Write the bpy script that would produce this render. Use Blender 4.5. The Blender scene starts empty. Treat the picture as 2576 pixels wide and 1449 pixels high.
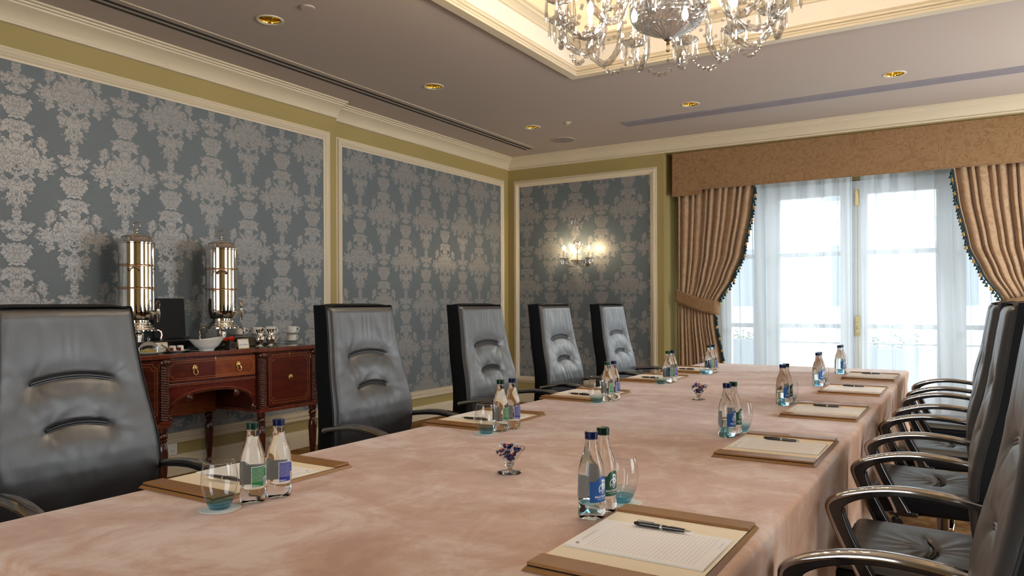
import bpy, bmesh, math, random
from math import sin, cos, pi, sqrt, radians, hypot, atan2, exp
from mathutils import Vector, Matrix
random.seed(7)
S = bpy.context.scene
COL = S.collection

# ------------------------------------------------------------------ camera, sky, lights, exposure
FPX, YAW, ROLL, SHY = 1868.3, radians(31.55), radians(-0.21), 40.7
cd = bpy.data.cameras.new('camera'); cam = bpy.data.objects.new('camera', cd); COL.objects.link(cam)
F = Vector((-sin(YAW), cos(YAW), 0)); R0 = Vector((cos(YAW), sin(YAW), 0)); U0 = Vector((0, 0, 1))
R = R0*cos(ROLL)+U0*sin(ROLL); U = -R0*sin(ROLL)+U0*cos(ROLL)
M = Matrix((R, U, -F)).transposed().to_4x4(); M.translation = Vector((0, 0, 1.27))
cam.matrix_world = M
cd.sensor_width = 36; cd.lens = FPX/2576*36; cd.shift_y = SHY/2576; cd.clip_start = 0.02; cd.clip_end = 200
S.camera = cam
S.view_settings.view_transform = 'Standard'; S.view_settings.look = 'None'
S.view_settings.gamma = 1; S.view_settings.use_curve_mapping = False
S.view_settings.exposure = -0.22
cy = S.cycles
cy.use_denoising = True
try: cy.denoiser = 'OPENIMAGEDENOISE'
except Exception: pass
cy.max_bounces = 8; cy.transparent_max_bounces = 20; cy.transmission_bounces = 8; cy.diffuse_bounces = 4; cy.glossy_bounces = 5
cy.sample_clamp_indirect = 4; cy.blur_glossy = 0.8; cy.use_adaptive_sampling = True; cy.adaptive_threshold = .045

wd = bpy.data.worlds.new('daylight sky'); S.world = wd; wd.use_nodes = True
bg = wd.node_tree.nodes['Background']; bg.inputs[0].default_value = (0.92, 0.965, 1.0, 1); bg.inputs[1].default_value = 5.0

def area(name, loc, size, rot, power, color, portal=False, spread=None):
    l = bpy.data.lights.new(name, 'AREA'); l.shape = 'RECTANGLE'; l.size, l.size_y = size
    l.energy = power; l.color = color
    if spread: l.spread = spread
    o = bpy.data.objects.new(name, l); COL.objects.link(o); o.location = loc; o.rotation_euler = rot
    if portal: l.cycles.is_portal = True
    return o
# the garden doors' sky, sampled through a portal just outside the glass
area('door_sky_portal', (-1.075, 9.12, 1.3), (2.8, 2.6), (radians(-90), 0, 0), 1, (1, 1, 1), portal=True)
# daylight through the two tall windows of the right-hand wall (beyond the frame)
for k, (yy, pw) in enumerate(((3.0, 55), (6.75, 150))):
    area('side_window_daylight', (2.34, yy, 1.42), (1.5, 1.9), (0, radians(90), 0), pw, (0.88, 0.94, 1.0))
# low hazy sun over the street, coming in through the garden doors
sl = bpy.data.lights.new('hazy_sun', 'SUN'); sl.energy = 1.2; sl.angle = radians(9); sl.color = (1, .95, .88)
so = bpy.data.objects.new('hazy_sun', sl); COL.objects.link(so); so.location = (3, 12, 6)
_az, _el = radians(22), radians(13)
so.rotation_euler = Vector((sin(_az)*cos(_el), cos(_az)*cos(_el), sin(_el))).to_track_quat('Z', 'Y').to_euler()
# added unseen fill light behind the camera, set in an opening of the back wall
area('rear_fill_light', (-1.6, -2.62, 1.5), (2.4, 1.9), (radians(90), 0, 0), 30, (0.95, 0.95, 0.96))

# ------------------------------------------------------------------ mesh helpers
class MB:
    def __init__(s): s.v = []; s.f = []
    def add(s, vs, fs, m=None):
        n = len(s.v)
        s.v += [tuple(m @ Vector(p)) for p in vs] if m is not None else [tuple(p) for p in vs]
        s.f += [tuple(i+n for i in f) for f in fs]; return s
    def box(s, x0, x1, y0, y1, z0, z1, m=None):
        return s.add([(x, y, z) for z in (z0, z1) for y in (y0, y1) for x in (x0, x1)],
                     [(0, 2, 3, 1), (4, 5, 7, 6), (0, 1, 5, 4), (2, 6, 7, 3), (0, 4, 6, 2), (1, 3, 7, 5)], m)
    def lathe(s, prof, seg=24, c=(0, 0, 0), m=None, cap=True, rad=None):
        vs = []; fs = []
        for j, (r, z) in enumerate(prof):
            for i in range(seg):
                a = 2*pi*i/seg; rr = rad(r, z, a, j) if rad else r
                vs.append((c[0]+rr*cos(a), c[1]+rr*sin(a), c[2]+z))
        for j in range(len(prof)-1):
            for i in range(seg):
                k = (i+1) % seg
                fs.append((j*seg+i, j*seg+k, (j+1)*seg+k, (j+1)*seg+i))
        if cap:
            if prof[0][0] > 1e-6: fs.append(tuple(range(seg))[::-1])
            if prof[-1][0] > 1e-6: fs.append(tuple((len(prof)-1)*seg+i for i in range(seg)))
        return s.add(vs, fs, m)
    def tube(s, pts, r, seg=8, closed=False, m=None, rfun=None, squash=None, up=None):
        P = [Vector(p) for p in pts]; n = len(P); vs = []; fs = []
        u = None
        for i in range(n):
            a = P[(i-1) % n] if (closed or i) else P[0]; b = P[(i+1) % n] if (closed or i < n-1) else P[-1]
            t = (b-a).normalized() if (b-a).length > 1e-9 else Vector((0, 0, 1))
            if up is not None: u = Vector(up)
            elif u is None: u = Vector((0, 0, 1)) if abs(t.z) < .9 else Vector((1, 0, 0))
            u = (u-t*u.dot(t)); u = u.normalized() if u.length > 1e-6 else t.orthogonal().normalized()
            w = t.cross(u)
            rr = r[i] if isinstance(r, (list, tuple)) else r
            for k in range(seg):
                q = 2*pi*k/seg; r2 = rfun(i, q, rr) if rfun else rr
                su, sw = (squash if squash else (1, 1))
                vs.append(P[i]+u*(cos(q)*r2*su)+w*(sin(q)*r2*sw))
        m_ = n if closed else n-1
        for i in range(m_):
            j = (i+1) % n
            for k in range(seg):
                l = (k+1) % seg
                fs.append((i*seg+k, i*seg+l, j*seg+l, j*seg+k))
        if not closed: fs += [tuple(range(seg))[::-1], tuple((n-1)*seg+k for k in range(seg))]
        return s.add(vs, fs, m)
    def grid(s, fn, nu, nv, m=None, wrapu=False):
        vs = [fn(i/nu, j/nv) for j in range(nv+1) for i in range(nu+(0 if wrapu else 1))]
        w = nu+(0 if wrapu else 1)
        fs = [(j*w+i, j*w+(i+1) % w, (j+1)*w+(i+1) % w, (j+1)*w+i) for j in range(nv) for i in range(nu)]
        return s.add(vs, fs, m)
    def prism(s, poly, a0, a1, axis='z', m=None):
        n = len(poly)
        def P(p, a): return {'z': (p[0], p[1], a), 'x': (a, p[0], p[1]), 'y': (p[0], a, p[1])}[axis]
        return s.add([P(p, a0) for p in poly]+[P(p, a1) for p in poly],
                     [tuple(range(n))[::-1], tuple(range(n, 2*n))]+[(i, (i+1) % n, n+(i+1) % n, n+i) for i in range(n)], m)
    def sphere(s, c, r, seg=12, rings=8, m=None, sc=(1, 1, 1)):
        pr = [(sin(pi*j/rings), -cos(pi*j/rings)) for j in range(rings+1)]
        vs = []; fs = []
        vs.append((c[0], c[1], c[2]-r*sc[2]))
        for j in range(1, rings):
            for i in range(seg):
                a = 2*pi*i/seg; vs.append((c[0]+r*sc[0]*pr[j][0]*cos(a), c[1]+r*sc[1]*pr[j][0]*sin(a), c[2]+r*sc[2]*pr[j][1]))
        vs.append((c[0], c[1], c[2]+r*sc[2])); N = len(vs)-1
        for i in range(seg):
            k = (i+1) % seg
            fs.append((0, 1+k, 1+i)); fs.append((N, N-seg+i, N-seg+k))
            for j in range(rings-2):
                fs.append((1+j*seg+i, 1+j*seg+k, 1+(j+1)*seg+k, 1+(j+1)*seg+i))
        return s.add(vs, fs, m)
    def sweep(s, path, prof, closed=False, m=None):
        """extrude a moulding profile (offset to the right of the path, z) along a mitred plan path"""
        P = [Vector((p[0], p[1])) for p in path]; n = len(P); k = len(prof); vs = []; fs = []
        for i in range(n):
            d1 = (P[i]-P[i-1]).normalized() if (i or closed) else None
            d2 = (P[(i+1) % n]-P[i]).normalized() if (i < n-1 or closed) else None
            if d1 is None: d1 = d2
            if d2 is None: d2 = d1
            n1 = Vector((d1.y, -d1.x)); n2 = Vector((d2.y, -d2.x)); b = n1+n2
            b = b/(b.dot(n1)) if b.length > 1e-6 else n1
            for (o, z) in prof: vs.append((P[i].x+b.x*o, P[i].y+b.y*o, z))
        for i in range(n if closed else n-1):
            j = (i+1) % n
            for q in range(k-1): fs.append((i*k+q, i*k+q+1, j*k+q+1, j*k+q))
        if not closed: fs += [tuple(range(k)), tuple((n-1)*k+q for q in range(k))[::-1]]
        return s.add(vs, fs, m)
    def build(s, name, mat, parent=None, smooth=True, angle=35, bevel=0, seg=2, loc=None, sub=0, fix=True, solid=0):
        me = bpy.data.meshes.new(name); me.from_pydata([tuple(p) for p in s.v], [], s.f)
        if fix:
            bm = bmesh.new(); bm.from_mesh(me); bmesh.ops.recalc_face_normals(bm, faces=bm.faces); bm.to_mesh(me); bm.free()
        mats = mat if isinstance(mat, (list, tuple)) else [mat]
        for q in mats: me.materials.append(q)
        if smooth:
            me.shade_smooth()
            if angle: me.set_sharp_from_angle(angle=radians(angle))
        o = bpy.data.objects.new(name, me); COL.objects.link(o)
        if parent: o.parent = parent
        if loc: o.location = loc
        if bevel:
            b = o.modifiers.new('bevel', 'BEVEL'); b.width = bevel; b.segments = seg; b.limit_method = 'ANGLE'; b.angle_limit = radians(40)
        if solid:
            b = o.modifiers.new('solid', 'SOLIDIFY'); b.thickness = solid; b.offset = 0
        if sub:
            b = o.modifiers.new('sub', 'SUBSURF'); b.levels = b.render_levels = sub
        return o

def tag(o, label=None, cat=None, group=None, kind=None):
    if label: o['label'] = label
    if cat: o['category'] = cat
    if group: o['group'] = group
    if kind: o['kind'] = kind
    return o
def thing(name, label, cat, loc=(0, 0, 0), rz=0, group=None):
    o = bpy.data.objects.new(name, None); COL.objects.link(o); o.location = loc; o.rotation_euler = (0, 0, rz)
    o.empty_display_size = .1
    return tag(o, label, cat, group)
def struct(name):
    o = bpy.data.objects.new(name, None); COL.objects.link(o); o['kind'] = 'structure'; return o
KIDS = {}
def kids(o): return [c for c in COL.objects if c.parent == o]
def snap(root):
    """list a finished thing's tree once, so that copying it is quick"""
    def rec(o): return (o, [rec(c) for c in kids(o)])
    return rec(root)
def dup(tree, loc, rz=0, label=None, group=None):
    def rec(t, parent):
        c = t[0].copy(); COL.objects.link(c)
        if parent: c.parent = parent
        for k in t[1]: rec(k, c)
        return c
    r = rec(tree, None); r.location = loc; r.rotation_euler = (0, 0, rz)
    if label: r['label'] = label
    if group: r['group'] = group
    return r

# ------------------------------------------------------------------ materials
def newmat(name):
    m = bpy.data.materials.new(name); m.use_nodes = True
    nt = m.node_tree; b = nt.nodes['Principled BSDF']; return m, nt, b
def coord(nt, scale=(1, 1, 1), kind='Object'):
    t = nt.nodes.new('ShaderNodeTexCoord'); mp = nt.nodes.new('ShaderNodeMapping'); mp.inputs['Scale'].default_value = scale
    nt.links.new(t.outputs[kind], mp.inputs[0]); return mp.outputs[0]
def noise(nt, vec, scale, detail=4, rough=.55, dist=0):
    n = nt.nodes.new('ShaderNodeTexNoise'); n.inputs['Scale'].default_value = scale; n.inputs['Detail'].default_value = detail
    n.inputs['Roughness'].default_value = rough; n.inputs['Distortion'].default_value = dist; nt.links.new(vec, n.inputs['Vector']); return n.outputs['Fac']
def ramp(nt, fac, stops):
    r = nt.nodes.new('ShaderNodeValToRGB'); e = r.color_ramp.elements
    while len(e) < len(stops): e.new(.5)
    for k, (p, c) in enumerate(stops): e[k].position = p; e[k].color = tuple(c)+((1,) if len(c) == 3 else ())
    nt.links.new(fac, r.inputs[0]); return r.outputs[0]
def bump(nt, b, h, strength=.3, dist=.01):
    n = nt.nodes.new('ShaderNodeBump'); n.inputs['Strength'].default_value = strength; n.inputs['Distance'].default_value = dist
    nt.links.new(h, n.inputs['Height']); nt.links.new(n.outputs[0], b.inputs['Normal'])
def mth(nt, op, a, b=None, c=None):
    n = nt.nodes.new('ShaderNodeMath'); n.operation = op
    for k, x in enumerate((a, b, c)):
        if x is None: continue
        if isinstance(x, (int, float)): n.inputs[k].default_value = x
        else: nt.links.new(x, n.inputs[k])
    return n.outputs[0]
def srgb(r, g, b):
    f = lambda c: (c/255/12.92) if c/255 <= .04045 else ((c/255+.055)/1.055)**2.4
    return (f(r), f(g), f(b))
def plain(name, col, rough=.5, metal=0, spec=.5, coat=0, bumps=None, sheen=0, vary=None, alpha=1):
    m, nt, b = newmat(name)
    b.inputs['Base Color'].default_value = tuple(col)+(1,); b.inputs['Roughness'].default_value = rough
    b.inputs['Metallic'].default_value = metal; b.inputs['Specular IOR Level'].default_value = spec
    b.inputs['Coat Weight'].default_value = coat; b.inputs['Sheen Weight'].default_value = sheen
    if bumps: bump(nt, b, noise(nt, coord(nt), bumps[0], 3), bumps[1], bumps[2] if len(bumps) > 2 else .002)
    if vary:
        f = noise(nt, coord(nt), vary[0], 5)
        c2 = tuple(min(1, x*vary[1]) for x in col)
        nt.links.new(ramp(nt, f, [(.3, col), (.7, c2)]), b.inputs['Base Color'])
    return m
PAINT = plain('cream painted wood', srgb(212, 198, 170), .45, bumps=(40, .04))
YELLOW = plain('mustard yellow wall paint', srgb(160, 142, 88), .6, bumps=(90, .06), vary=(1.5, 1.03))
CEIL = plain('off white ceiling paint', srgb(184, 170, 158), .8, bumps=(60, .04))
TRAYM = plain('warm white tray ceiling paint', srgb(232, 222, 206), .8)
WHITE = plain('white window paint', srgb(236, 238, 238), .4)
BLACKG = plain('black slot', (.006, .005, .006), .6)
CHROME = plain('polished chrome', (.82, .80, .77), .09, 1)
CHROMEM = plain('dark polished chrome', (.42, .40, .385), .07, 1)
CHROMED = plain('smoked polished metal', (.13, .12, .115), .12, 1)
BLACKP = plain('glossy black arm', (.012, .012, .014), .18, 0, .6, coat=.5)
SILVER = plain('polished silver plate', (.92, .89, .84), .06, 1)
SILVER2 = plain('warm silver rim', (.70, .50, .34), .16, 1)
BRASS = plain('polished brass', (.85, .60, .22), .2, 1, vary=(30, .75))
PBRASS = plain('pale brass', srgb(206, 190, 140), .35, .5)
GOLDREF = plain('gold anodised reflector', (.9, .66, .16), .16, 1)
CHINA = plain('white glazed china', srgb(238, 236, 230), .12, coat=.4)
CARD = plain('white card', srgb(235, 232, 224), .7)
INK = plain('printed ink', (.05, .05, .05), .8)
GREYINK = plain('pale grey print', (.36, .36, .38), .8)
BLKLAC = plain('black lacquer', (.008, .007, .007), .12, coat=.5)

def bowlm():
    m, nt, b = newmat('frosted cut crystal bowl')
    b.inputs['Base Color'].default_value = (.46, .46, .48, 1); b.inputs['Roughness'].default_value = .10; b.inputs['Metallic'].default_value = .8
    t = nt.nodes.new('ShaderNodeBsdfTransparent'); tl = nt.nodes.new('ShaderNodeBsdfTranslucent'); tl.inputs[0].default_value = (.9, .88, .84, 1)
    o = nt.nodes['Material Output']
    a = nt.nodes.new('ShaderNodeMixShader'); a.inputs[0].default_value = .30; nt.links.new(t.outputs[0], a.inputs[1]); nt.links.new(tl.outputs[0], a.inputs[2])
    c = nt.nodes.new('ShaderNodeMixShader'); c.inputs[0].default_value = .74; nt.links.new(a.outputs[0], c.inputs[1]); nt.links.new(b.outputs[0], c.inputs[2])
    nt.links.new(c.outputs[0], o.inputs[0]); return m
CRYSTB = bowlm()
BRONZE = plain('dark bronze', (.22, .17, .11), .3, .8)
SIDEL2 = plain('black leather lip', (.012, .013, .016), .35, 0, .8)
def leather():
    m, nt, b = newmat('black grained leather')
    b.inputs['Base Color'].default_value = (.010, .011, .014, 1)
    c = coord(nt)
    v = nt.nodes.new('ShaderNodeTexVoronoi'); v.inputs['Scale'].default_value = 420; nt.links.new(c, v.inputs['Vector'])
    n = noise(nt, coord(nt, (16, 22, 5)), 1.0, 4, .6, 1.2)
    h = mth(nt, 'ADD', mth(nt, 'MULTIPLY', v.outputs['Distance'], .10), mth(nt, 'MULTIPLY', n, .7))
    bump(nt, b, h, .28, .005)
    nt.links.new(ramp(nt, noise(nt, c, 9, 3), [(.3, (.36, .36, .36)), (.7, (.47, .47, .47))]), b.inputs['Roughness'])
    b.inputs['Specular IOR Level'].default_value = 1.0
    b.inputs['Coat Weight'].default_value = .25; b.inputs['Coat Roughness'].default_value = .38
    return m
LEATHER = leather()
SEAM = plain('black seam thread', (.01, .01, .012), .5)
SHADEL = plain('shade-darkened black leather', (.003, .004, .006), .5, 0, .2, bumps=(350, .15, .002))  # same leather as the cushions, with the shade on the sides put into its colour

def wood(name, c1, c2, axis=(1, 8, 8), rough=.22, sc=6, coat=.6):
    m, nt, b = newmat(name)
    f = noise(nt, coord(nt, axis), sc, 6, .6, .8)
    nt.links.new(ramp(nt, f, [(.28, c1), (.5, tuple((a+d)/2 for a, d in zip(c1, c2))), (.72, c2)]), b.inputs['Base Color'])
    b.inputs['Roughness'].default_value = rough; b.inputs['Coat Weight'].default_value = coat; b.inputs['Coat Roughness'].default_value = .1
    return m
MAHOG = wood('dark mahogany', srgb(52, 21, 15), srgb(84, 36, 23), (6, 1, 6))
MAHOG2 = wood('flame mahogany', srgb(104, 46, 22), srgb(146, 74, 36), (5, 1.2, 6))
MAHOG3 = wood('deep red mahogany', srgb(72, 22, 14), srgb(104, 38, 22), (5, 1.5, 5))
MAHOGV = wood('crossbanded mahogany', srgb(76, 34, 24), srgb(132, 66, 46), (2, 22, 1), sc=4)
INLAY = plain('boxwood inlay', srgb(176, 112, 56), .35)

def cloth():
    m, nt, b = newmat('peach suede tablecloth')
    c = coord(nt)
    big = noise(nt, coord(nt, (1.0, 1.5, 1.2)), 2.1, 6, .62, 1.3)
    mid = noise(nt, coord(nt, (1, .6, 1)), 9, 8, .72, .6)
    f = mth(nt, 'ADD', mth(nt, 'MULTIPLY', big, .55), mth(nt, 'MULTIPLY', mid, .45))
    nt.links.new(ramp(nt, f, [(.38, srgb(172, 120, 86)), (.48, srgb(190, 145, 114)), (.58, srgb(212, 184, 166))]), b.inputs['Base Color'])
    b.inputs['Roughness'].default_value = .6; b.inputs['Sheen Weight'].default_value = .5; b.inputs['Sheen Roughness'].default_value = .45
    b.inputs['Sheen Tint'].default_value = (1, .95, .93, 1); b.inputs['Specular IOR Level'].default_value = .4
    h = mth(nt, 'ADD', noise(nt, c, 330, 3), mth(nt, 'MULTIPLY', noise(nt, coord(nt, (1, .5, 1)), 14, 3), 1.5))
    bump(nt, b, h, .22, .003)
    return m
CLOTH = cloth()

def carpet():
    m, nt, b = newmat('patterned brown carpet')
    c = coord(nt)
    v = nt.nodes.new('ShaderNodeTexVoronoi'); v.inputs['Scale'].default_value = 7; nt.links.new(c, v.inputs['Vector'])
    f = mth(nt, 'ADD', mth(nt, 'MULTIPLY', noise(nt, c, 160, 2), .35), mth(nt, 'MULTIPLY', noise(nt, c, 9, 4, .6, 2), .65))
    base = ramp(nt, f, [(.35, srgb(104, 70, 38)), (.5, srgb(140, 100, 58)), (.62, srgb(150, 128, 84)), (.72, srgb(108, 116, 112))])
    nt.links.new(base, b.inputs['Base Color']); b.inputs['Roughness'].default_value = .95; b.inputs['Specular IOR Level'].default_value = .1
    bump(nt, b, noise(nt, c, 240, 2), .6, .006)
    return m
CARPET = carpet()

def damask(name, horiz):
    """silver damask flowers on slate blue: staggered columns 0.35 m apart, 0.92 m repeat"""
    m, nt, b = newmat(name)
    L = nt.links
    tc = nt.nodes.new('ShaderNodeTexCoord'); sp = nt.nodes.new('ShaderNodeSeparateXYZ'); L.new(tc.outputs['Object'], sp.inputs[0])
    P = .921
    blobs = [(0, .03, .10, .115), (.09, -.01, .09, .075), (.172, -.05, .06, .06), (.148, .062, .034, .056), (.163, -.112, .028, .046), (.06, -.09, .05, .045),
             (0, .16, .055, .055), (.062, .158, .05, .045), (0, .25, .04, .05), (.05, .300, .052, .048), (0, .315, .05, .06),
             (0, .395, .034, .05), (0, .455, .04, .05), (.050, .448, .044, .030), (.030, .405, .03, .03), (0, -.455, .04, .05), (.050, -.450, .044, .030),
             (0, -.22, .06, .06), (.064, -.205, .052, .052), (.032, -.285, .046, .05), (0, -.345, .032, .055), (0, -.14, .022, .05), (0, -.40, .022, .04)]
    def lattice(u0, v0):
        u = mth(nt, 'DIVIDE', mth(nt, 'SUBTRACT', sp.outputs[horiz], u0), .703)
        fr = mth(nt, 'SUBTRACT', u, mth(nt, 'FLOOR', mth(nt, 'ADD', u, .5)))
        x = mth(nt, 'MULTIPLY', mth(nt, 'ABSOLUTE', fr), .703)
        v = mth(nt, 'DIVIDE', mth(nt, 'SUBTRACT', sp.outputs['Z'], v0), P)
        t = mth(nt, 'MULTIPLY', mth(nt, 'SUBTRACT', v, mth(nt, 'FLOOR', mth(nt, 'ADD', v, .5))), P)
        cb = nt.nodes.new('ShaderNodeCombineXYZ'); L.new(x, cb.inputs[0]); L.new(t, cb.inputs[1])
        nz = nt.nodes.new('ShaderNodeTexNoise'); nz.inputs['Scale'].default_value = 30; nz.inputs['Detail'].default_value = 3; L.new(cb.outputs[0], nz.inputs['Vector'])
        w = nt.nodes.new('ShaderNodeVectorMath'); w.operation = 'MULTIPLY_ADD'; L.new(nz.outputs['Color'], w.inputs[0])
        w.inputs[1].default_value = (.07, .07, 0); 
        off = nt.nodes.new('ShaderNodeVectorMath'); off.operation = 'SUBTRACT'; L.new(cb.outputs[0], off.inputs[0]); off.inputs[1].default_value = (.035, .035, 0)
        L.new(off.outputs[0], w.inputs[2])
        d = None
        for (cx, cz, rx, rz) in blobs:
            a = nt.nodes.new('ShaderNodeVectorMath'); a.operation = 'MULTIPLY_ADD'; L.new(w.outputs[0], a.inputs[0])
            a.inputs[1].default_value = (1/rx, 1/rz, 0); a.inputs[2].default_value = (-cx/rx, -cz/rz, 0)
            ln = nt.nodes.new('ShaderNodeVectorMath'); ln.operation = 'LENGTH'; L.new(a.outputs[0], ln.inputs[0])
            d = ln.outputs['Value'] if d is None else mth(nt, 'MINIMUM', d, ln.outputs['Value'])
        vo = nt.nodes.new('ShaderNodeTexVoronoi'); vo.feature = 'DISTANCE_TO_EDGE'; vo.inputs['Scale'].default_value = 42; L.new(w.outputs[0], vo.inputs['Vector'])
        leaf = mth(nt, 'SUBTRACT', 1.0, mth(nt, 'LESS_THAN', vo.outputs['Distance'], .075))
        vf = nt.nodes.new('ShaderNodeTexVoronoi'); vf.inputs['Scale'].default_value = 34; L.new(w.outputs[0], vf.inputs['Vector'])
        de = mth(nt, 'ADD', d, mth(nt, 'MULTIPLY', vf.outputs['Distance'], .95))
        return d, mth(nt, 'MULTIPLY', mth(nt, 'LESS_THAN', de, 1.42), mth(nt, 'ADD', .42, mth(nt, 'MULTIPLY', leaf, .58)))
    if horiz == 'Y': U0_, V0_ = 2.689, 2.692
    else: U0_, V0_ = -3.46, 2.45
    d1, m1 = lattice(U0_, V0_); d2, m2 = lattice(U0_+.3515, V0_-.461)
    mask = mth(nt, 'MAXIMUM', m1, m2)
    fine = noise(nt, coord(nt), 260, 2)
    mask = mth(nt, 'MULTIPLY', mask, mth(nt, 'ADD', .62, mth(nt, 'MULTIPLY', fine, .55)))
    mx = nt.nodes.new('ShaderNodeMix'); mx.data_type = 'RGBA'; L.new(mask, mx.inputs[0])
    mx.inputs[6].default_value = srgb(98, 107, 111)+(1,); mx.inputs[7].default_value = srgb(156, 152, 148)+(1,)
    L.new(mx.outputs[2], b.inputs['Base Color'])
    L.new(mth(nt, 'SUBTRACT', .55, mth(nt, 'MULTIPLY', mask, .12)), b.inputs['Roughness'])
    L.new(mth(nt, 'MULTIPLY', mask, .35), b.inputs['Metallic'])
    bump(nt, b, mask, .25, .001)
    return m
DAM_L = damask('slate blue damask wallpaper side', 'Y')
DAM_F = damask('slate blue damask wallpaper end', 'X')

def fabric(name, c1, c2, sc=9, rough=.8, dist=3.5, sheen=.3):
    m, nt, b = newmat(name)
    f = noise(nt, coord(nt, (1, 1, 1)), sc, 4, .6, dist)
    nt.links.new(ramp(nt, f, [(.36, c1), (.5, tuple((a+d)/2 for a, d in zip(c1, c2))), (.58, c2), (.64, c1)]), b.inputs['Base Color'])
    b.inputs['Roughness'].default_value = rough; b.inputs['Sheen Weight'].default_value = sheen
    bump(nt, b, noise(nt, coord(nt), 300, 2), .1, .002)
    return m
PELM = fabric('gold scroll damask fabric', srgb(132, 96, 56), srgb(152, 118, 80), 8)
DRAPE = fabric('tan drapery fabric', srgb(158, 124, 90), srgb(178, 147, 114), 7)
FGREEN = plain('dark green silk trim', srgb(30, 50, 50), .6)
FGOLD = plain('gold silk tassel', srgb(178, 136, 60), .6)

def thin_glass(name, tint=(1, 1, 1), refl=1.0, base=.04, rough=0.0):
    m = bpy.data.materials.new(name); m.use_nodes = True; nt = m.node_tree; nt.nodes.clear()
    o = nt.nodes.new('ShaderNodeOutputMaterial'); t = nt.nodes.new('ShaderNodeBsdfTransparent'); t.inputs[0].default_value = tuple(tint)+(1,)
    g = nt.nodes.new('ShaderNodeBsdfGlossy'); g.inputs['Roughness'].default_value = rough
    fr = nt.nodes.new('ShaderNodeLayerWeight'); fr.inputs[0].default_value = .5
    p = mth(nt, 'POWER', fr.outputs['Facing'], 4.0)
    f = mth(nt, 'ADD', base, mth(nt, 'MULTIPLY', p, refl*.75))
    mx = nt.nodes.new('ShaderNodeMixShader'); nt.links.new(f, mx.inputs[0]); nt.links.new(t.outputs[0], mx.inputs[1]); nt.links.new(g.outputs[0], mx.inputs[2])
    nt.links.new(mx.outputs[0], o.inputs[0]); return m
PANE = thin_glass('window glass', (.96, .98, .98), 1, .04)
TUMB = thin_glass('clear drinking glass', (.97, .98, .98), 1.0, .05)
CRYST = thin_glass('cut crystal', (.97, .97, .97), 1.1, .42, .10)
CRYSTD = thin_glass('cut crystal bowl', (.72, .72, .74), 1.0, .5, .04)

def solid_glass(name, col, ior=1.33, rough=0):
    m, nt, b = newmat(name)
    b.inputs['Base Color'].default_value = tuple(col)+(1,); b.inputs['Transmission Weight'].default_value = 1
    b.inputs['Roughness'].default_value = rough; b.inputs['IOR'].default_value = ior; return m
WATERG = solid_glass('glass bottle full of water', (.96, .985, .975), 1.36)
BLUEG = solid_glass('turquoise glass base', (.10, .50, .66), 1.45)
TINT1 = thin_glass('turquoise glass', (.46, .74, .84), .9, .06); TINT2 = thin_glass('turquoise tint', (.62, .85, .92), .5, .02); TINT3 = thin_glass('faint turquoise tint', (.80, .92, .96), .5, .02)
JAMM = plain('dark red jam', (.22, .02, .008), .2, coat=.5)
CLEARG = solid_glass('thick clear glass', (.96, .97, .97), 1.45)

def sheerm():
    m = bpy.data.materials.new('white voile'); m.use_nodes = True; nt = m.node_tree; nt.nodes.clear()
    o = nt.nodes.new('ShaderNodeOutputMaterial'); t = nt.nodes.new('ShaderNodeBsdfTransparent'); t.inputs[0].default_value = (1, 1, 1, 1)
    d = nt.nodes.new('ShaderNodeBsdfDiffuse'); d.inputs[0].default_value = srgb(238, 243, 246)+(1,)
    l = nt.nodes.new('ShaderNodeBsdfTranslucent'); l.inputs[0].default_value = srgb(226, 236, 244)+(1,)
    a = nt.nodes.new('ShaderNodeMixShader'); a.inputs[0].default_value = .5; nt.links.new(d.outputs[0], a.inputs[1]); nt.links.new(l.outputs[0], a.inputs[2])
    lw = nt.nodes.new('ShaderNodeLayerWeight'); lw.inputs[0].default_value = .5
    f = mth(nt, 'ADD', .60, mth(nt, 'MULTIPLY', mth(nt, 'POWER', lw.outputs['Facing'], 2.0), .36))
    mx = nt.nodes.new('ShaderNodeMixShader'); nt.links.new(f, mx.inputs[0]); nt.links.new(t.outputs[0], mx.inputs[1]); nt.links.new(a.outputs[0], mx.inputs[2])
    nt.links.new(mx.outputs[0], o.inputs[0]); return m
SHEER = sheerm()
def emis(name, col, s):
    m, nt, b = newmat(name); b.inputs['Base Color'].default_value = (0, 0, 0, 1)
    b.inputs['Emission Color'].default_value = tuple(col)+(1,); b.inputs['Emission Strength'].default_value = s; return m
BULB = emis('lit candle bulb', (1, .84, .65), 560)
BULBS = emis('lit sconce bulb', (1, .76, .46), 380)

# ------------------------------------------------------------------ room shell
XN, XF, YE, YS, XR, YB, ZC = -5.07, -5.15, 8.30, 5.10, 2.25, -2.55, 3.16
fl = MB(); fl.box(-5.3, XR+.1, YB-.1, 9.1, -.12, 0); tag(fl.build('floor', CARPET, smooth=False), kind='structure')
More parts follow.
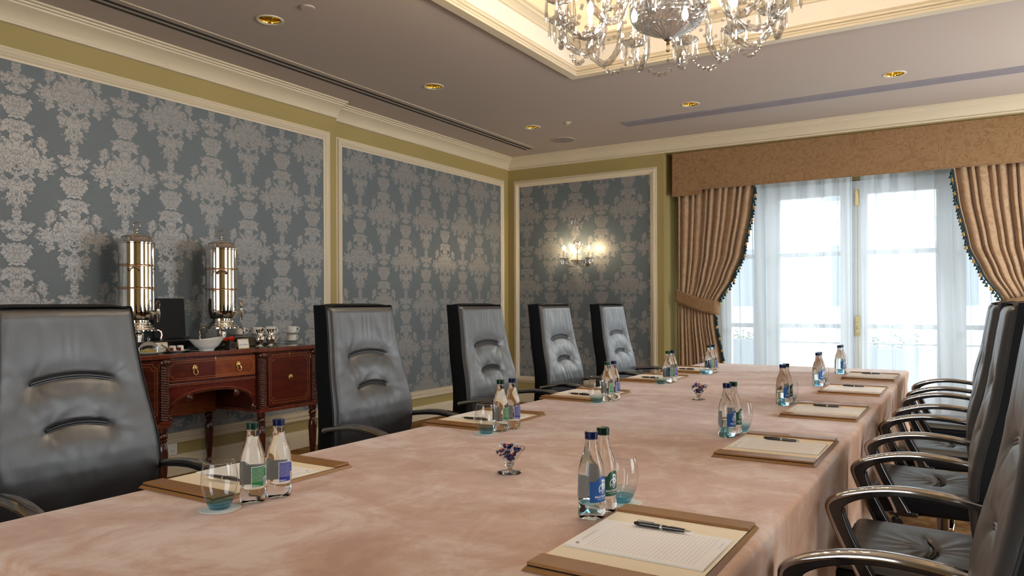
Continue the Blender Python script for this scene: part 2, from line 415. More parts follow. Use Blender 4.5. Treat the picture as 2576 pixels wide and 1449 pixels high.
# ceiling with its tray opening, downlight holes, slots
TX0, TX1, TY0, TY1 = -2.73, .36, 1.25, 5.47
cb = MB(); cb.box(-5.3, XR+.1, YB-.1, 9.1, ZC, ZC+.12)
ce = cb.build('ceiling', CEIL, smooth=False)
DL = [(-3.937, 3.358), (-3.941, 5.129), (-2.239, 6.887), (-3.961, 6.879), (-.512, 6.883)]
cut = MB(); cut.box(TX0-.012, TX1+.012, TY0-.012, TY1+.012, ZC-.05, ZC+.2)
for x, y in DL: cut.lathe([(.072, ZC-.02), (.072, ZC+.09)], 32, (x, y, 0))
SL = [(-4.624, -4.592), (-4.558, -4.526)]
co = cut.build('cutter', BLACKG, smooth=False)
bo = ce.modifiers.new('b', 'BOOLEAN'); bo.object = co; bo.operation = 'DIFFERENCE'; bo.solver = 'EXACT'
dg = bpy.context.evaluated_depsgraph_get(); me = bpy.data.meshes.new_from_object(ce.evaluated_get(dg)); ce.modifiers.clear(); ce.data = me
bpy.data.objects.remove(co, do_unlink=True)
tag(ce, kind='structure')

# tray: raised centre of the ceiling with moulded frame, upper cornice and a lit cove
tr = MB()
tr.sweep([(TX0, TY0), (TX0, TY1), (TX1, TY1), (TX1, TY0)], [(0, ZC+.01), (0, 3.40)], closed=True)
tag(tr.build('wall_tray', TRAYM, smooth=False), kind='structure')
b_ = MB(); b_.box(TX0-.5, TX1+.5, TY0-.5, TY1+.5, 3.72, 3.76); b_.sweep([(TX0-.32, TY0-.32), (TX0-.32, TY1+.32), (TX1+.32, TY1+.32), (TX1+.32, TY0-.32)], [(0, 3.40), (0, 3.72)], closed=True)
tag(b_.build('ceiling_tray', TRAYM, smooth=False), kind='structure')
b_ = MB(); b_.sweep([(TX0-.33, TY0-.33), (TX0-.33, TY1+.33), (TX1+.33, TY1+.33), (TX1+.33, TY0-.33)], [(0, 3.40), (.33, 3.40)], closed=True)
tag(b_.build('trim_1', TRAYM, smooth=False), kind='structure')
b_ = MB(); b_.sweep([(TX0, TY0), (TX0, TY1), (TX1, TY1), (TX1, TY0)],
    [(-.075, ZC), (-.075, ZC-.022), (.0, ZC-.022), (.0, ZC-.006), (.006, ZC-.004), (.006, ZC+.008), (.0, ZC+.012), (.014, ZC+.016), (.016, ZC+.03), (.006, ZC+.04), (.0, ZC+.052)], closed=True)
tag(b_.build('trim_2', PAINT, smooth=False), kind='structure')
b_ = MB(); b_.sweep([(TX0, TY0), (TX0, TY1), (TX1, TY1), (TX1, TY0)],
    [(0, 3.345), (.012, 3.35), (.014, 3.365), (.04, 3.385), (.055, 3.39), (.055, 3.41), (.07, 3.415), (.07, 3.43), (-.02, 3.43), (-.02, 3.40)], closed=True)
tag(b_.build('trim_3', PAINT, smooth=False), kind='structure')

# walls
b_ = MB(); b_.box(XF-.12, XN, YB-.1, YS, 0, ZC+.02); b_.box(XF-.12, XF, YS, YE+.1, 0, ZC+.02)
WL = tag(b_.build('wall_left', YELLOW, smooth=False), kind='structure')
OX0, OX1, OZ = -3.018, .87, 3.02
b_ = MB(); b_.box(XF, OX0, YE, YE+.1, 0, ZC+.02); b_.box(OX1, XR+.1, YE, YE+.1, 0, ZC+.02); b_.box(OX0, OX1, YE, YE+.1, OZ, ZC+.02)
b_.box(OX0-.1, OX0, YE+.1, 9.1, 0, OZ+.1); b_.box(OX1, OX1+.1, YE+.1, 9.1, 0, OZ+.1); b_.box(OX0, OX1, YE+.1, 9.1, OZ, OZ+.1)
WX = [-2.43, -2.16, -1.866, -1.215, -.936, -.282, -.014, .28]
b_.box(OX0, WX[0]-.05, 9.0, 9.1, 0, OZ); b_.box(WX[7]+.05, OX1, 9.0, 9.1, 0, OZ); b_.box(WX[0]-.05, WX[7]+.05, 9.0, 9.1, 2.62, OZ)
WFAR = tag(b_.build('wall_far', YELLOW, smooth=False), kind='structure')
b_ = MB()
WY = [(2.15, 3.85), (5.90, 7.60)]
ys = [YB-.1, WY[0][0], WY[0][1], WY[1][0], WY[1][1], YE+.1]
for a, c in ((ys[0], ys[1]), (ys[2], ys[3]), (ys[4], ys[5])): b_.box(XR, XR+.12, a, c, 0, ZC+.02)
for a, c in WY: b_.box(XR, XR+.12, a, c, 0, .28); b_.box(XR, XR+.12, a, c, 2.56, ZC+.02)
tag(b_.build('wall_right', YELLOW, smooth=False), kind='structure')
b_ = MB(); b_.box(XF-.12, -2.8, YB-.12, YB, 0, ZC+.02); b_.box(-.4, XR+.12, YB-.12, YB, 0, ZC+.02); b_.box(-2.8, -.4, YB-.12, YB, 0, .55); b_.box(-2.8, -.4, YB-.12, YB, 2.45, ZC+.02)
tag(b_.build('wall_back', YELLOW, smooth=False), kind='structure')

# cornice, dado rail, baseboards (mitred, the near cornice ends where the wall steps back)
CROWN = [(0, 3.02), (.028, 3.022), (.03, 3.036), (.018, 3.042), (.024, 3.056), (.045, 3.085), (.075, 3.108), (.112, 3.124), (.114, 3.134), (.134, 3.136), (.136, 3.146), (.16, 3.148), (.16, ZC), (0, ZC)]
tag(MB().sweep([(XN, YB), (XN, YS)], CROWN).build('trim_4', PAINT, angle=25), kind='structure')
tag(MB().sweep([(XF, YS-.02), (XF, YE), (XR, YE), (XR, YB), (XN, YB)], CROWN).build('trim_5', PAINT, angle=25), kind='structure')
RAIL = [(0, .24), (.022, .242), (.026, .256), (.018, .262), (.018, .272), (.03, .280), (.032, .296), (.022, .302), (.022, .314), (.034, .318), (.034, .324), (0, .324)]
BASE = [(0, 0), (.022, 0), (.022, .115), (.018, .12), (.018, .128), (.012, .134), (.010, .148), (0, .152)]
tag(MB().sweep([(XN, YB), (XN, YS)], RAIL).build('trim_6', PAINT), kind='structure')
tag(MB().sweep([(XF, YS), (XF, YE)], RAIL).build('trim_7', PAINT), kind='structure')
tag(MB().sweep([(XN, YB), (XN, YS)], BASE).build('baseboard_left', PAINT), kind='structure')
tag(MB().sweep([(XF, YS), (XF, YE), (OX0, YE)], BASE).build('baseboard_far', PAINT), kind='structure')
tag(MB().sweep([(OX1, YE), (XR, YE), (XR, YB), (XN, YB)], BASE).build('baseboard_right', PAINT), kind='structure')

MOULD = [(0, 0), (0, .012), (.010, .014), (.014, .010), (.020, .024), (.040, .030), (.052, .020), (.058, .022), (.066, .012), (.080, .010), (.080, 0)]
def frame_mould(name, a0, a1, z0, z1, plane, axis, mat=PAINT, prof=MOULD, parent=None, openb=False):
    """mitred picture-frame moulding, prof = (inward offset, projection)"""
    vs = []; fs = []; k = len(prof)
    for (ca, cz, sa, sz) in ((a0, z0, 1, 1), (a1, z0, -1, 1), (a1, z1, -1, -1), (a0, z1, 1, -1)):
        for (o, d) in prof:
            a = ca+sa*o; z = cz+(0 if (openb and sz > 0) else sz*o)
            vs.append((plane+d, a, z) if axis == 'x' else (a, plane-d, z))
    order = ((1, 2), (2, 3), (3, 0)) if openb else ((0, 1), (1, 2), (2, 3), (3, 0))
    for i, j in order:
        for q in range(k-1): fs.append((i*k+q, i*k+q+1, j*k+q+1, j*k+q))
    o = MB().add(vs, fs).build(name, mat, parent); 
    if not parent: tag(o, kind='structure')
    return o
frame_mould('trim_8', -.9, 5.01, .324, 2.875, XN, 'x', openb=True)
frame_mould('trim_9', 5.17, 8.185, .324, 2.875, XF, 'x', openb=True)
frame_mould('trim_10', -5.055, -3.10, .257, 2.87, YE, 'y')
b_ = MB(); b_.box(XN, XN+.004, -.83, 4.94, .32, 2.80); b_.build('wallpaper_panel', DAM_L, WL, smooth=False)
b_ = MB(); b_.box(XF, XF+.004, 5.24, 8.11, .32, 2.80); b_.build('wallpaper_panel', DAM_L, WL, smooth=False)
b_ = MB(); b_.box(-4.98, -3.175, YE-.004, YE, .33, 2.80); b_.build('wallpaper_panel', DAM_F, WFAR, smooth=False)

# ------------------------------------------------------------------ garden doors at the far end
def window(name, xs, y0, zb, zt, pane_x, munt, bottom):
    w = struct(name)
    b = MB(); b.box(xs[0]-.06, xs[-1]+.06, y0, y0+.09, zt, zt+.16); b.box(xs[0]-.06, xs[0], y0, y0+.09, zb, zt); b.box(xs[-1], xs[-1]+.06, y0, y0+.09, zb, zt)
    b.box(xs[0], xs[-1], y0, y0+.09, zb, zb+.05)
    b.build('window_frame', WHITE, w, smooth=False, bevel=.004)
    for a, c in zip(xs[1:-1:2], xs[2::2]):
        p = MB(); p.box(a, c, y0+.005, y0+.075, zb+.05, zt)
        mid = (a+c)/2
        for e in (a+.015, mid-.012, c-.015-.008): p.box(e, e+.012, y0-.008, y0+.005, zb+.05, zt)
        p.build('stile', WHITE, w, smooth=False, bevel=.003)
    for a, c in pane_x:
        r = MB(); r.box(a, c, y0+.01, y0+.07, zb+.05, bottom); r.build('bottom_rail', WHITE, w, smooth=False, bevel=.003)
        zs = [bottom]+[z for m in munt for z in m]+[zt]
        for (z0, z1) in munt:
            q = MB(); q.box(a, c, y0+.02, y0+.06, z0, z1); q.build('muntin', WHITE, w, smooth=False, bevel=.003)
        for z0, z1 in zip(zs[0::2], zs[1::2]):
            q = MB(); q.box(a, c, y0+.038, y0+.042, z0, z1); q.build('pane', PANE, w, smooth=False)
    return w
W1 = window('window_1', WX, 9.0, 0, 2.47, list(zip(WX[0::2], WX[1::2])), [(.985, 1.035), (1.80, 1.85)], .27)
def text_mb(txt, size, font_bold=False, space=1.0):
    c = bpy.data.curves.new('t', 'FONT'); c.body = txt; c.size = size; c.align_x = 'CENTER'; c.align_y = 'CENTER'; c.space_character = space
    c.resolution_u = 3
    if font_bold: c.offset = size*.018
    o = bpy.data.objects.new('t', c); COL.objects.link(o)
    d = bpy.context.evaluated_depsgraph_get(); me = o.evaluated_get(d).to_mesh()
    v = [tuple(p.co) for p in me.vertices]; f = [tuple(p.vertices) for p in me.polygons]
    o.to_mesh_clear(); bpy.data.objects.remove(o, do_unlink=True); bpy.data.curves.remove(c)
    return v, f
v, f = text_mb('PUSH BAR', .05); MB().add([(p[0]-1.385, 8.999+.018, 1.01+p[1]) for p in v], f).build('lettering', GREYINK, W1, smooth=False, fix=False)
v, f = text_mb('TO OPEN', .05); MB().add([(p[0]-.80, 8.999+.018, 1.01+p[1]) for p in v], f).build('lettering', GREYINK, W1, smooth=False, fix=False)
# brass bolt and handle on the meeting stile
b = MB(); b.box(-1.062, -1.012, 8.955, 8.985, .905, 1.13); b.box(-1.058, -1.016, 8.93, 8.96, .93, 1.06); b.sphere((-1.037, 8.935, 1.0), .019, 10, 6)
b.build('door_handle', PBRASS, W1, bevel=.006)
b = MB(); b.box(-1.06, -1.02, 8.95, 8.985, 2.34, 2.52); b.build('bolt_case', PBRASS, W1, bevel=.006)
b = MB(); b.tube([(-1.034, 8.975, .06), (-1.034, 8.975, 2.4)], .0035, 8); b.build('bolt_rod', PBRASS, W1)
for nm, (a, c) in zip(('window_2', 'window_3'), WY):
    w = struct(nm); b = MB()
    b.box(XR, XR+.1, a, a+.06, .28, 2.56); b.box(XR, XR+.1, c-.06, c, .28, 2.56); b.box(XR, XR+.1, a+.06, c-.06, .28, .34); b.box(XR, XR+.1, a+.06, c-.06, 2.50, 2.56)
    b.box(XR+.02, XR+.07, (a+c)/2-.03, (a+c)/2+.03, .34, 2.5); b.box(XR+.02, XR+.07, a+.06, c-.06, 1.4, 1.45)
    b.build('window_frame', WHITE, w, smooth=False)

# outside: pale terrace, planter, white building opposite
STONE = plain('pale stone paving', srgb(205, 208, 208), .8, vary=(2, .9)); FACADE = plain('white rendered facade', srgb(228, 232, 236), .8)
DGLASS = plain('grey facade window', srgb(150, 162, 172), .2); LEAF = plain('shrub leaves', srgb(88, 120, 78), .6, vary=(20, .6)); PLANT = plain('grey planter box', srgb(150, 160, 168), .6)
b = MB(); b.box(-14, 14, 9.1, 27, -.14, -.04); tag(b.build('floor_terrace', STONE, smooth=False), kind='structure')
fb = thing('building', 'white rendered building facade with grey windows opposite the garden doors', 'building', (0, 26, 0))
b = MB(); b.box(-13, 2.2, 0, .6, 0, 11); b.box(-13, 2.2, -.12, 0, 3.9, 4.1); b.build('wall', FACADE, fb, smooth=False)
for kx in range(4):
    for kz in range(3):
        x = -10.2+kx*3.1; z = 1.1+kz*3.4
        b = MB(); b.box(x, x+1.25, -.06, .02, z, z+2.1); w = b.build('window', FACADE, fb, smooth=False)
        b = MB(); b.box(x+.08, x+1.17, -.09, -.05, z+.08, z+2.02); b.build('pane', DGLASS, w, smooth=False)
for k, (x, y) in enumerate(((-.92, 12), (-3.6, 13.5))):
    pl = thing('planter', ('grey box planter with low shrub seen through the right-hand door panes', 'grey box planter with low shrub seen through the left sidelight')[k], 'planter', (x, y, -.04))
    b = MB(); b.prism([(-.30, 0), (.30, 0), (.34, .66), (-.34, .66)], -.3, .3, 'y'); b.build('box', PLANT, pl, bevel=.01)
    b = MB()
    for q in range(260):
        c = Vector((random.uniform(-.32, .32), random.uniform(-.26, .26), .66+abs(random.gauss(0, .09)))); a = random.uniform(0, 6.28); e = random.uniform(-.7, .9); l = .05
        d = Vector((cos(a)*cos(e), sin(a)*cos(e), sin(e)))*l; s_ = Vector((-sin(a), cos(a), 0))*.018
        b.add([c, c+d*.5+s_, c+d, c+d*.5-s_], [(0, 1, 2, 3)])
    tag(b.build('foliage', LEAF, pl, smooth=False, fix=False), kind='stuff')

# ------------------------------------------------------------------ pelmet, drapes, voile
pm = thing('pelmet', 'long gold damask pelmet board with stepped ends above the garden doors', 'pelmet', (-1.075, 8.36, 2.5))
PZ = [( -1.863, .02), (-1.535, .02), (-1.525, .03), (-1.52, .075), (1.52, .075), (1.525, .03), (1.535, .02), (1.863, .02), (1.863, .517), (-1.863, .517)]
b = MB(); b.prism(PZ, 0, .03, 'y'); b.box(-1.863, -1.835, .03, .34, .03, .517); b.box(1.835, 1.863, .03, .34, .03, .517)
b.build('board', PELM, pm, smooth=False, bevel=.006)
b = MB(); pts = [(p[0], -.001, p[1]) for p in PZ[:8]]; b.tube(pts, .005, 6); b.build('piping', PELM, pm)

def interp(tab, z):
    if z >= tab[0][0]: return tab[0][1]
    for (z0, x0), (z1, x1) in zip(tab, tab[1:]):
        if z >= z1:
            t = (z0-z)/(z0-z1); t = t*t*(3-2*t)*.35+t*.65; return x0+(x1-x0)*t
    return tab[-1][1]
INNER = [(2.62, .935), (2.3, .895), (1.82, .80), (1.55, .685), (1.285, .52), (1.20, .475), (1.05, .485), (.63, .56), (.3, .60), (.02, .63)]
def drape(side, label):
    ox = -2.90 if side > 0 else .75
    d = thing('drape', label, 'curtain', (ox, 8.50, 0))
    def fx(u, v):
        z = .015+2.62*v; w = interp(INNER, z)-.06
        tight = exp(-((z-1.22)/.28)**2)
        n = 11
        ph = 2*pi*n*u+sin(u*31)*.9+.35*sin(3*v+u*9)
        amp = (.034-.016*tight)*(1-.35*v*0)
        y = -amp*1.5*(abs(cos(ph/2))**.7*1.6-.9)*(.75+.25*sin(u*17))+(.02*tight*-1)
        x = side*(w*(u+.006*sin(ph*1.0+1.4)*(1-u)*(1 if u > .01 else 0)))
        return (x, y, z)
    MB().grid(fx, 330, 46).build('curtain_panel', DRAPE, d, angle=60, fix=False, solid=.003)
    # tie-back band
    def tb(u, v):
        a = u*.60-.03
        zc = 1.37-.155*min(1, max(0, u))+(v-.5)*.155+(-.02*sin(pi*u))
        return (side*(a*.84), -.075-.02*sin(pi*u)+(.07*max(0, u-.93)/.07), zc)
    t = MB().grid(tb, 26, 5).build('tieback', PELM, d, angle=60, fix=False, solid=.008)
    # fringed edge
    pts = []; z = 2.58
    while z > .05:
        pts.append((side*(interp(INNER, z)-.056), -.02, z)); z -= .045
    MB().tube(pts, .011, 6).build('trim_band', FGREEN, d)
    ta = MB().lathe([(.002, .0), (.012, -.004), (.009, -.012), (.016, -.03), (.019, -.044), (.004, -.046)], 8).v and None
    base = {}
    for key, mt in (('g', FGREEN), ('y', FGOLD)):
        m_ = MB(); m_.lathe([(.003, .004), (.011, 0), (.008, -.010), (.014, -.024), (.017, -.036), (.003, -.037)], 8)
        o = m_.build('tassel', mt, d); base[key] = o
    used = {'g': False, 'y': False}; z = 2.56; k = 0
    while z > .06:
        key = 'y' if k % 4 == 2 else 'g'
        o = base[key] if not used[key] else base[key].copy()
        if used[key]: COL.objects.link(o); o.parent = d
        used[key] = True
        if not (1.12 < z < 1.27):
            w = interp(INNER, z)-.06
            o.location = (side*(w+.020+.004*(k % 2)), -.022, z); o.rotation_euler = (0, radians(random.uniform(-14, 14)), 0)
        else: o.location = (side*(interp(INNER, z)-.058), .03, z)
        z -= .0335; k += 1
    return d
drape(1, 'tan drape tied back beside the yellow wall panel, green and gold fringe')
drape(-1, 'tan drape tied back at the right edge of the doors, behind the black chairs')

def voile(x0, x1, label, gather, y=8.78):
    d = thing('voile_curtain', label, 'curtain', (0, y, 0))
    L_ = x1-x0
    def fx(u, v):
        z = .012+2.95*v
        ph = 2*pi*L_*6.1*u+2.2*sin(4.1*u+.4)+1.1*sin(13*u)+(1-v)*1.3*sin(7*u+2)
        a = .030+.012*sin(9*u+1)
        x = x0+L_*u+.030*sin(ph+.9)*sin(pi*min(1, max(0, u))**.7)**.3 if 0 < u < 1 else x0+L_*u
        yy = a*sin(ph)+.012*sin(2.3*ph+3*v)
        g = gather*(.035*(1-v)*sin(2*pi*v*.8))
        return (x+g, yy, z)
    MB().grid(fx, 420, 26).build('voile', SHEER, d, angle=0, fix=False)
    return d
voile(-2.98, -1.066, 'white sheer voile curtain over the left garden door', 0)
voile(-.985, .84, 'white sheer voile curtain over the right garden door', .3)

# ------------------------------------------------------------------ ceiling fittings
def downlight(x, y, label):
    t = thing('downlight', label, 'light', (x, y, ZC), 0, 'brass downlights in the ceiling')
    MB().lathe([(.068, .004), (.070, -.003), (.078, -.007), (.088, -.005), (.090, 0)], 40, cap=False).build('rim', PAINT, t)
    MB().lathe([(.066, -.002), (.062, .004), (.064, .02), (.058, .05), (.046, .08), (.001, .082)], 28, cap=False, rad=lambda r, z, a, j: r*(1+.012*cos(14*a))).build('reflector', GOLDREF, t, angle=0)
    MB().lathe([(.001, .03), (.016, .034), (.02, .05), (.016, .078)], 16, cap=False).build('lamp', plain('frosted lamp', (.75, .72, .62), .4), t)
for (x, y), l in zip(DL, ('gold downlight in the ceiling above the sideboard, nearest one to the camera', 'gold downlight in the ceiling beyond the wall step, second along the left row',
        'gold downlight near the grey ceiling grille, above the far end of the table', 'gold downlight beside the round ceiling speaker, farthest of the left row', 'gold downlight in the ceiling above the garden doors, rightmost one')):
    downlight(x, y, l)
t = thing('detector', 'flat white disc cover on the ceiling beside the nearest downlight', 'detector', (-3.566, 3.342, ZC))
MB().lathe([(.044, 0), (.044, -.006), (.040, -.009), (.001, -.009)], 32).build('cover', CEIL, t)
t = thing('sprinkler', 'small white sprinkler rose in the ceiling between the tray and the speaker', 'sprinkler', (-3.546, 6.896, ZC))
MB().lathe([(.035, 0), (.035, -.004), (.02, -.012), (.008, -.014), (.008, -.026), (.001, -.026)], 24).build('rose', PAINT, t)
t = thing('ceiling_speaker', 'round mauve grey flush speaker grille in the ceiling near the corner', 'speaker', (-3.962, 7.583, ZC))
SPK = plain('grey speaker mesh', srgb(150, 138, 134), .7, bumps=(500, .5, .003))
MB().lathe([(.135, 0), (.135, -.006), (.125, -.008)], 40, cap=False).build('ring', CEIL, t); MB().lathe([(.126, -.004), (.126, -.007), (.001, -.007)], 40).build('grille', SPK, t)
t = thing('slot_diffuser', 'long black two-slot air diffuser running beside the left cornice', 'vent', (-4.57, 3.4, ZC))
for a, c in SL: MB().box(a+4.57, c+4.57, -4.4, 4.45, -.0015, -.0002).build('slot', BLACKG, t, smooth=False)
MB().box(.098, .112, -4.4, 4.40, -.004, -.0002).build('flange', PAINT, t, smooth=False)
t = thing('ceiling_grille', 'long mauve grey air grille flush in the ceiling before the pelmet', 'vent', (-1.2, 7.29, ZC))
GRL = plain('mauve grey metal', srgb(150, 144, 150), .5)
MB().box(-1.89, 2.9, -.10, .10, -.003, .004).build('tray', GRL, t, smooth=False)
for k in range(5): MB().box(-1.87, 2.88, -.085+k*.037, -.062+k*.037, -.009, -.003).build('slat', GRL, t, smooth=False)
# ------------------------------------------------------------------ socket
t = thing('wall_socket', 'white double plug socket low on the wall behind the sideboard', 'socket', (XN, 3.36, .195))
MB().box(0, .010, -.075, .075, -.044, .044).build('plate', CHINA, t, bevel=.004)
for k in (-1, 1):
    MB().box(.010, .013, k*.035-.006, k*.035+.006, .012, .026).build('switch', CHINA, t, smooth=False)
    b = MB()
    for q in ((-.010, -.010), (.010, -.010), (0, -.026)): b.box(.0102, .0112, k*.035+q[0]-.003, k*.035+q[0]+.003, q[1]-.003, q[1]+.003)
    b.build('socket_holes', BLACKG, t, smooth=False)

# ------------------------------------------------------------------ conference table and cloth
TXL, TXR, TYN, TYF, TZ = -1.995, -.385, .755, 6.46, .75
tb = thing('conference_table', 'long conference table hidden beneath the peach cloth', 'table', ((TXL+TXR)/2, (TYN+TYF)/2, 0))
hx, hy = (TXR-TXL)/2-.012, (TYF-TYN)/2-.012
MB().box(-hx, hx, -hy, hy, .705, .745).build('tabletop', MAHOG, tb, smooth=False)
for sx in (-1, 1):
    for sy in (-1, -.33, .33, 1):
        MB().box(sx*(hx-.12)-.035, sx*(hx-.12)+.035, sy*(hy-.15)-.035, sy*(hy-.15)+.035, 0, .705).build('leg', MAHOG, tb, smooth=False)
def tcloth():
    b = MB(); cx, cy_ = (TXL+TXR)/2, (TYN+TYF)/2; rc = .03
    # perimeter points (rounded rectangle), with a running length for the folds
    per = []
    def seg(x0, y0, x1, y1, nx, ny, n):
        for i in range(n):
            t_ = i/n; per.append((x0+(x1-x0)*t_, y0+(y1-y0)*t_, nx, ny))
    a0, a1, b0, b1 = TXL+rc, TXR-rc, TYN+rc, TYF-rc
    def arc(cx_, cy2, a):
        for i in range(6): q = a+pi/2*i/6; per.append((cx_+rc*cos(q), cy2+rc*sin(q), cos(q), sin(q)))
    seg(a0, TYN, a1, TYN, 0, -1, 70); arc(a1, b0, -pi/2); seg(TXR, b0, TXR, b1, 1, 0, 300); arc(a1, b1, 0)
    seg(a1, TYF, a0, TYF, 0, 1, 70); arc(a0, b1, pi/2); seg(TXL, b1, TXL, b0, -1, 0, 300); arc(a0, b0, pi)
    n = len(per); L_ = 0; ln = []
    for i in range(n):
        ln.append(L_); p, q = per[i], per[(i+1) % n]; L_ += hypot(q[0]-p[0], q[1]-p[1])
    rows = []
    def sag(x, y): return .0012*sin(3.1*x+1.3*y)+.0012*sin(7*y+2*x)
    NR = 26
    for j in range(NR+1):
        row = []
        for i, (x, y, nx, ny) in enumerate(per):
            if j <= 4:
                q = j/4*pi/2; o = .016*sin(q); z = TZ-.016*(1-cos(q)); xx = x+nx*(o-.016); yy = y+ny*(o-.016)
            else:
                t_ = (j-4)/(NR-4); z = TZ-.016-t_*.63
                s_ = ln[i]
                corner = 0
                for (qx, qy) in ((TXR, TYN), (TXR, TYF), (TXL, TYN), (TXL, TYF)):
                    corner += exp(-((x-qx)**2+(y-qy)**2)/.035)
                f = (sin(s_*10.3+1.2*sin(s_*1.7))*.5+sin(s_*23+2*sin(s_*2.9))*.22+sin(s_*5.1+1)*.35)
                amp = min(1, t_*1.3)**1.1*.030
                o = .006+amp*(f*.8+.25)+.012*t_+corner*t_*.10
                if x < -1.9 and nx < -.5: o = min(o, .045)
                if nx > .5: o = min(.003, -.010*min(1, t_*5)+.014*f*min(1, t_*5))
                xx = x+nx*o; yy = y+ny*o
            row.append((xx, yy, z))
        rows.append(row)
    vs = [p for r in rows for p in r]
    fs = [(j*n+i, j*n+(i+1) % n, (j+1)*n+(i+1) % n, (j+1)*n+i) for j in range(NR) for i in range(n)]
    b.add(vs, fs)
    # top
    nu, nv = 40, 120
    x0, x1, y0, y1 = TXL+.016, TXR-.016, TYN+.016, TYF-.016
    ring = [rows[0][i] for i in range(n)]
    ins = [((p[0]-cx)*(1-.03)+cx, (p[1]-cy_)*(1-.01)+cy_, TZ) for p in ring]
    k0 = len(b.v); b.v += ins
    b.f += [(i, (i+1) % n, k0+(i+1) % n, k0+i) for i in range(n)]
    b.f.append(tuple(k0+i for i in range(n)))
    return b
tc = tcloth().build('tablecloth', CLOTH, angle=60)
tag(tc, 'peach suede cloth covering the whole long conference table', 'tablecloth')

# ------------------------------------------------------------------ executive chairs
BP = [(1.268, -.205), (1.18, -.190), (1.06, -.172), (.95, -.153), (.83, -.120), (.73, -.105), (.62, -.112), (.50, -.135), (.42, -.165)]
WP = [(1.268, .235), (1.18, .238), (1.05, .250), (.92, .268), (.80, .282), (.71, .286), (.60, .278), (.50, .262), (.42, .235)]
def lin(tab, z):
    if z >= tab[0][0]: return tab[0][1]
    for (z0, x0), (z1, x1) in zip(tab, tab[1:]):
        if z >= z1: return x0+(x1-x0)*(z0-z)/(z0-z1)
    return tab[-1][1]
def sm(tab, z): return (lin(tab, z+.05)+2*lin(tab, z)+lin(tab, z-.05))/4
def crease(y, z, zc, hw, arch):
    """depth of a stitched tuft crease arched upward, with pulled leather around it"""
    ya = y/hw; zl = zc+arch*(1-min(1.6, abs(ya))**2)
    dz = z-zl
    inside = 1/(1+exp((abs(ya)-1)*14))
    v = exp(-(dz/.008)**2)*.014*inside+exp(-(dz/.05)**2)*.011*(1/(1+exp((abs(ya)-1.1)*5)))
    ex = sqrt((abs(y)-hw)**2+(z-(zc))**2)
    v += .005*exp(-(ex/.04)**2)
    return v
def wrinkle(y, z):
    w = 0
    for (zc, hw) in ((1.025, .13), (.875, .10)):
        for s_ in (-1, 1):
            dy, dz = y-s_*hw, z-zc
            r = hypot(dy, dz)+1e-4; th = atan2(dz, dy*s_)
            w += .0015*exp(-(r/.12)**2)*(r/(r+.02))*sin(th*9+s_)*(.6+.4*sin(th*4.3+2*zc*9))
    w += .0008*exp(-((z-.76)/.08)**2)*sin(y*70+6*sin(z*9)+4*sin(y*23))+.0007*exp(-((z-1.17)/.06)**2)*sin(y*80+8*sin(z*7)+5*sin(y*31)+1)
    return w
